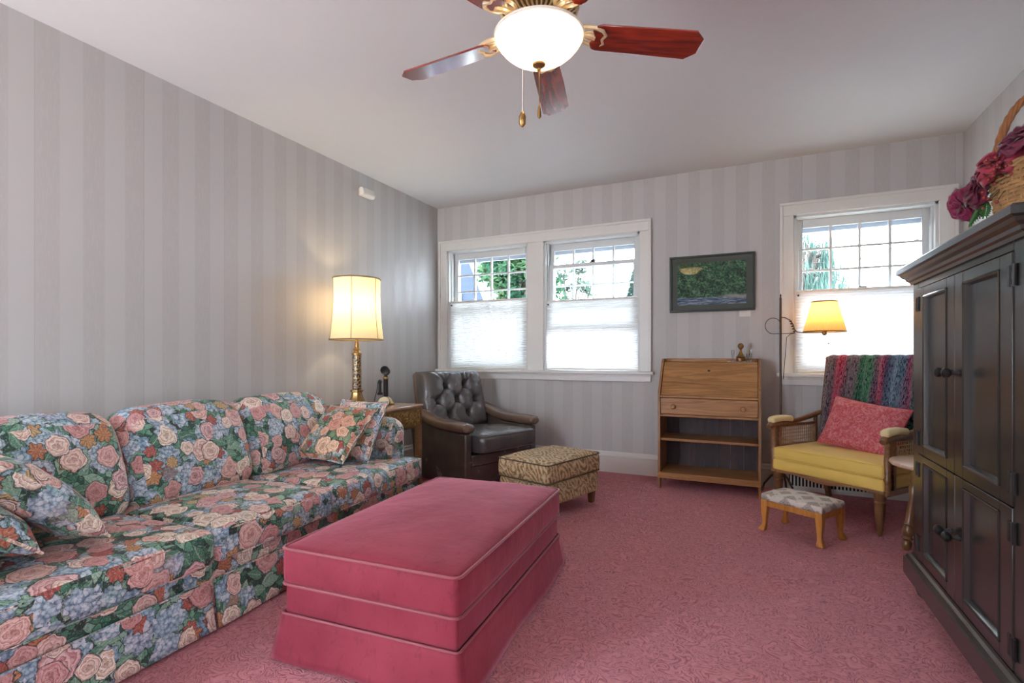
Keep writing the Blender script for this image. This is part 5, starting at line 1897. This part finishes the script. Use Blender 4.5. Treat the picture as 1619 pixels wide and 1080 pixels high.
def silk_rose(label, pos, dirv, rad, mat, seed, open_=1.0, core=None):
    t = thing('silk_rose', label, 'artificial flower', pos, 0, 'silk flowers in the basket')
    t.rotation_euler = Vector(dirv).to_track_quat('Z', 'Y').to_euler()
    MB_ = rose_mesh(rad, open_, seed)
    MB_.build('petals', mat, t, smooth=80, solid=0.0018)
    if core is not None:
        rose_mesh(rad * 0.55, 0.9, seed + 50).build('inner_petals', core, t, smooth=80, solid=0.0015)
    inv = Vector(dirv).to_track_quat('Z', 'Y').inverted()
    target = Vector((BX, BY, BZ + 0.15)) - Vector(pos)
    # the stem bends back over the rim into the basket
    d2 = Vector((target.x, target.y, 0))
    mid = d2 * 0.62 + Vector((0, 0, max(0.03, BZ + 0.40 - pos[2])))
    pts = [Vector((0, 0, -0.0)), -Vector(dirv).normalized() * 0.03 + Vector((0, 0, 0.0)), mid * 0.6 + Vector((0, 0, 0.01)), mid, target * 0.97]
    MB().tube([inv @ p for p in pts], 0.003, 6).build('stem', M['stem'], t)
    cal = MB().lathe([(0.004, -0.03), (0.016, -0.015), (0.022, 0.004)], 10)
    cal.build('calyx', M['stem'], t)
    return t


silk_rose('magenta silk rose hanging lowest over the armoire edge', (0.93, 3.12, 1.921), (-0.75, -0.20, -0.35), 0.068, M['petal_a'], 1)
silk_rose('dark pink silk rose just above the lowest hanging one', (0.95, 2.985, 1.960), (-0.75, -0.05, 0.20), 0.074, M['petal_c'], 2, 1.0, M['petal_b'])
silk_rose('closed plum rose bud beside the red berries', (0.95, 2.90, 1.985), (-0.55, 0.65, 0.35), 0.040, M['petal_c'], 3, 0.2)
silk_rose('wide open crimson silk flower with coral heart above the berries', (0.98, 2.835, 2.045), (-0.62, -0.15, 0.65), 0.100, M['petal_b'], 4, 1.7, M['petal_o'])
silk_rose('plum silk rose under the basket handle, mostly cut off by the frame edge', (1.01, 2.700, 2.075), (-0.5, -0.3, 0.8), 0.085, M['petal_c'], 5, 1.2, M['petal_a'])
silk_rose('crimson silk rose deep inside the basket behind the wide open flower', (1.13, 2.90, 2.03), (0.1, 0.3, 0.9), 0.075, M['petal_a'], 6, 1.2)
bq = thing('berry_spray', 'spray of small red berries drooping over the basket rim', 'artificial berries', (0.940, 2.765, 1.965), 0)
rnd = random.Random(4)
tw = MB()
for k in range(34):
    p = Vector((rnd.uniform(-0.05, 0.03), rnd.uniform(-0.05, 0.06), rnd.uniform(-0.03, 0.05)))
    if k > 26:
        p = Vector((rnd.uniform(-0.035, 0.0), rnd.uniform(-0.04, 0.10), rnd.uniform(-0.14, -0.05)))
    MB().ball(p, rnd.uniform(0.006, 0.009), 8, 6).build('berry', M['berry'], bq)
    tw.tube([p, p * 0.5 + Vector((0.03, 0, 0.0)), Vector((0.075, -0.03, 0.0))], 0.0012, 4)
tw.tube([(0.075, -0.03, 0.0), (0.10, -0.06, -0.05), (0.13, -0.1, -0.2)], 0.003, 5)
tw.build('twigs', M['stem'], bq)
fe = thing('fern_sprig', 'green fern sprig hanging between roses and basket', 'artificial leaves', (0.97, 2.99, 1.925), 0)
for k, (dx, dy, dz) in enumerate(((-0.03, 0.05, -0.10), (-0.05, -0.01, -0.11), (0.0, 0.09, -0.07), (-0.02, -0.05, -0.09), (-0.05, 0.10, -0.02))):
    d = Vector((dx, dy, dz))
    m = along((0, 0, 0), d)
    lf = MB()
    L_ = d.length * 1.15
    for q in range(9):
        zq = L_ * (0.15 + 0.85 * q / 9)
        w = 0.022 * math.sin(PI * (0.15 + 0.8 * q / 9))
        for s in (-1, 1):
            lf.add([(0, 0, zq), (s * w * 0.6, 0.006, zq + 0.012), (s * w, 0.0, zq + 0.026), (s * w * 0.5, -0.004, zq + 0.022)], [(0, 1, 2, 3)], m)
    lf.tube([(0, 0, 0), (0, 0, L_)], 0.0015, 5, mat=m)
    lf.build('frond', M['leafmat'], fe, smooth=0, solid=0.001)
MB().tube([(0, 0, 0), (0.03, -0.03, 0.06), (0.06, -0.05, 0.08), (0.10, -0.10, 0.05), (0.12, -0.13, -0.1)], 0.003, 6).build('stem', M['stem'], fe)

# ------------------------------------------------------------------ outdoors
GZ = -2.6
tag(MB().box(-40, 40, YB + TH + 0.4, 60, GZ - 0.2, GZ).build('bounce_ground', M['bounce_pale']), 'unseen pale ground added below the windows to bounce daylight inside', 'bounce_ground', kind='structure')  # unseen ground plane, added pale to reflect daylight up to the ceiling
hs = thing('blue_house', 'blue sided neighbouring house with white sloping eave board outside the corner window', 'house', (-5.23, 9.3, 0))
MB().prism([(-6, GZ), (1.5, GZ), (1.5, -0.30), (-0.70, 4.9), (-6, 4.9)], 'y', 0.0, 1.7).build('wall', M['siding'], hs)
def board(x0, z0, x1, z1, w, y0, y1, mat, name):
    d = Vector((x1 - x0, z1 - z0)).normalized()
    n_ = Vector((-d.y, d.x)) * w
    MB().prism([(x0, z0), (x1, z1), (x1 + n_.x, z1 + n_.y), (x0 + n_.x, z0 + n_.y)], 'y', y0, y1).build(name, mat, hs)
board(-0.92, 5.20, 1.74, -1.0, 0.17, -0.14, -0.02, M['ext_white'], 'rake_board')
board(-0.74, 5.20, 1.92, -1.0, 0.08, -0.30, 1.8, M['roof'], 'roof')
wn = MB().box(-0.62, -0.30, -0.05, 0.0, 1.95, 2.55).build('window', M['ext_white'], hs)
MB().box(-0.58, -0.34, -0.06, -0.05, 2.0, 2.5).build('pane', plain('pale_pane', (0.03, 0.045, 0.075), 0.2), wn)


def tree(name, label, x, y, crown_z, rad, mat, n, leaf, kind='round', trunk_r=0.12, seed=0, clumps=14, group='trees outside the windows'):
    rnd = random.Random(seed)
    t = thing(name, label, 'tree', (x, y, GZ), 0, group)
    hgt = crown_z - GZ
    lf = MB()
    cl = []
    br_ = MB().tube([(0, 0, 0), (0.05, 0, hgt * 0.5), (0, 0.05, hgt)], [trunk_r, trunk_r * 0.8, trunk_r * 0.4], 8)
    if kind == 'round':
        for k in range(clumps):
            a, ph_ = rnd.uniform(0, 2 * PI), rnd.uniform(-0.7, 1.2)
            r_ = rad[0] * rnd.uniform(0.35, 0.9)
            c = Vector((r_ * math.cos(a) * math.cos(ph_), r_ * math.sin(a) * math.cos(ph_), hgt + rad[1] * math.sin(ph_) * 0.8))
            cl.append((c, rad[0] * rnd.uniform(0.22, 0.42)))
            br_.tube([(0, 0, hgt * 0.75), c * 0.5 + Vector((0, 0, hgt * 0.42)), c], [trunk_r * 0.4, trunk_r * 0.22, 0.012], 6)
        for k in range(n):
            c, cr = cl[k % len(cl)]
            d = Vector((rnd.gauss(0, 1), rnd.gauss(0, 1), rnd.gauss(0, 0.8))) * cr * 0.55
            p = c + d
            add_leaf(lf, p, leaf * rnd.uniform(0.7, 1.3), rnd)
    elif kind == 'cone':
        for k in range(n):
            f = rnd.random() ** 0.7
            r_ = rad[0] * (1 - f) * rnd.uniform(0.5, 1.0) + 0.05
            a = rnd.uniform(0, 2 * PI)
            add_leaf(lf, Vector((r_ * math.cos(a), r_ * math.sin(a), hgt + rad[1] * (f - 0.6))), leaf * rnd.uniform(0.7, 1.2), rnd, (0.3, 1.6))
    else:    # weeping strands
        for k in range(clumps):
            a = rnd.uniform(0, 2 * PI)
            r_ = rad[0] * math.sqrt(rnd.random())
            top = Vector((r_ * math.cos(a), r_ * math.sin(a), hgt + rad[1] * (1 - (r_ / rad[0]) ** 2) * rnd.uniform(0.6, 1.0)))
            L_ = rnd.uniform(0.5, 1.0) * rad[1] * 1.6
            br_.tube([(0, 0, hgt * 0.85), top * 0.6 + Vector((0, 0, hgt * 0.4 + 0.2)), top], [trunk_r * 0.25, 0.025, 0.008], 5)
            for q in range(n // clumps):
                f = rnd.random()
                p = top + Vector((rnd.gauss(0, 0.05), rnd.gauss(0, 0.05), -L_ * f))
                add_leaf(lf, p, leaf * rnd.uniform(0.6, 1.2), rnd, (0.4, 1.9), True)
    br_.build('trunk', M['bark'], t)
    lf.build('foliage', mat, t, smooth=0)
    return t


def add_leaf(mb, p, s, rnd, asp=(0.7, 1.0), hang=False):
    if hang:
        m = T(*p) @ RZ(rnd.uniform(0, 6.28)) @ RX(rnd.uniform(1.2, 1.9))
    else:
        m = T(*p) @ Matrix.Rotation(rnd.uniform(0, 6.28), 4, 'Z') @ Matrix.Rotation(rnd.uniform(-1.3, 1.3), 4, 'X') @ Matrix.Rotation(rnd.uniform(0, 6.28), 4, 'Z')
    w, h_ = s * asp[0], s * asp[1]
    mb.add([(0, -h_, 0), (w * 0.6, -h_ * 0.2, 0.1 * s), (0, h_, 0), (-w * 0.6, -h_ * 0.2, 0.1 * s)], [(0, 1, 2, 3)], m)


tree('maple_tree', 'dense green maple tree filling the corner window', -3.74, 8.05, 2.45, (0.67, 1.0), M['leaf_maple'], 9000, 0.085, 'round', 0.16, 11, 34)
tree('thin_tree', 'sparse leafy tree at the edge of the window beside the corner window', -3.90, 11.8, 2.85, (0.62, 0.75), M['leaf_thin'], 520, 0.085, 'round', 0.07, 12, 12)
tree('conifer_tree', 'dark conifer tip in the corner of the window left of the picture', -3.50, 17.5, 3.10, (0.75, 2.6), M['leaf_cone'], 2600, 0.11, 'cone', 0.09, 13)
tree('weeping_tree', 'weeping birch hanging in the window above the armchair', 0.98, 13.0, 2.75, (0.95, 1.6), M['leaf_weep'], 3000, 0.085, 'weep', 0.10, 14, 60)
tag(MB().tube([(-8, 16, 2.6), (-3, 16, 2.75), (0.4, 16, 3.15), (2.1, 16, 3.58), (3.85, 16, 4.15), (8.0, 16, 5.7)], 0.018, 6).build('power_line', M['iron']), 'thin power line crossing the sky behind the window glass', 'power line')
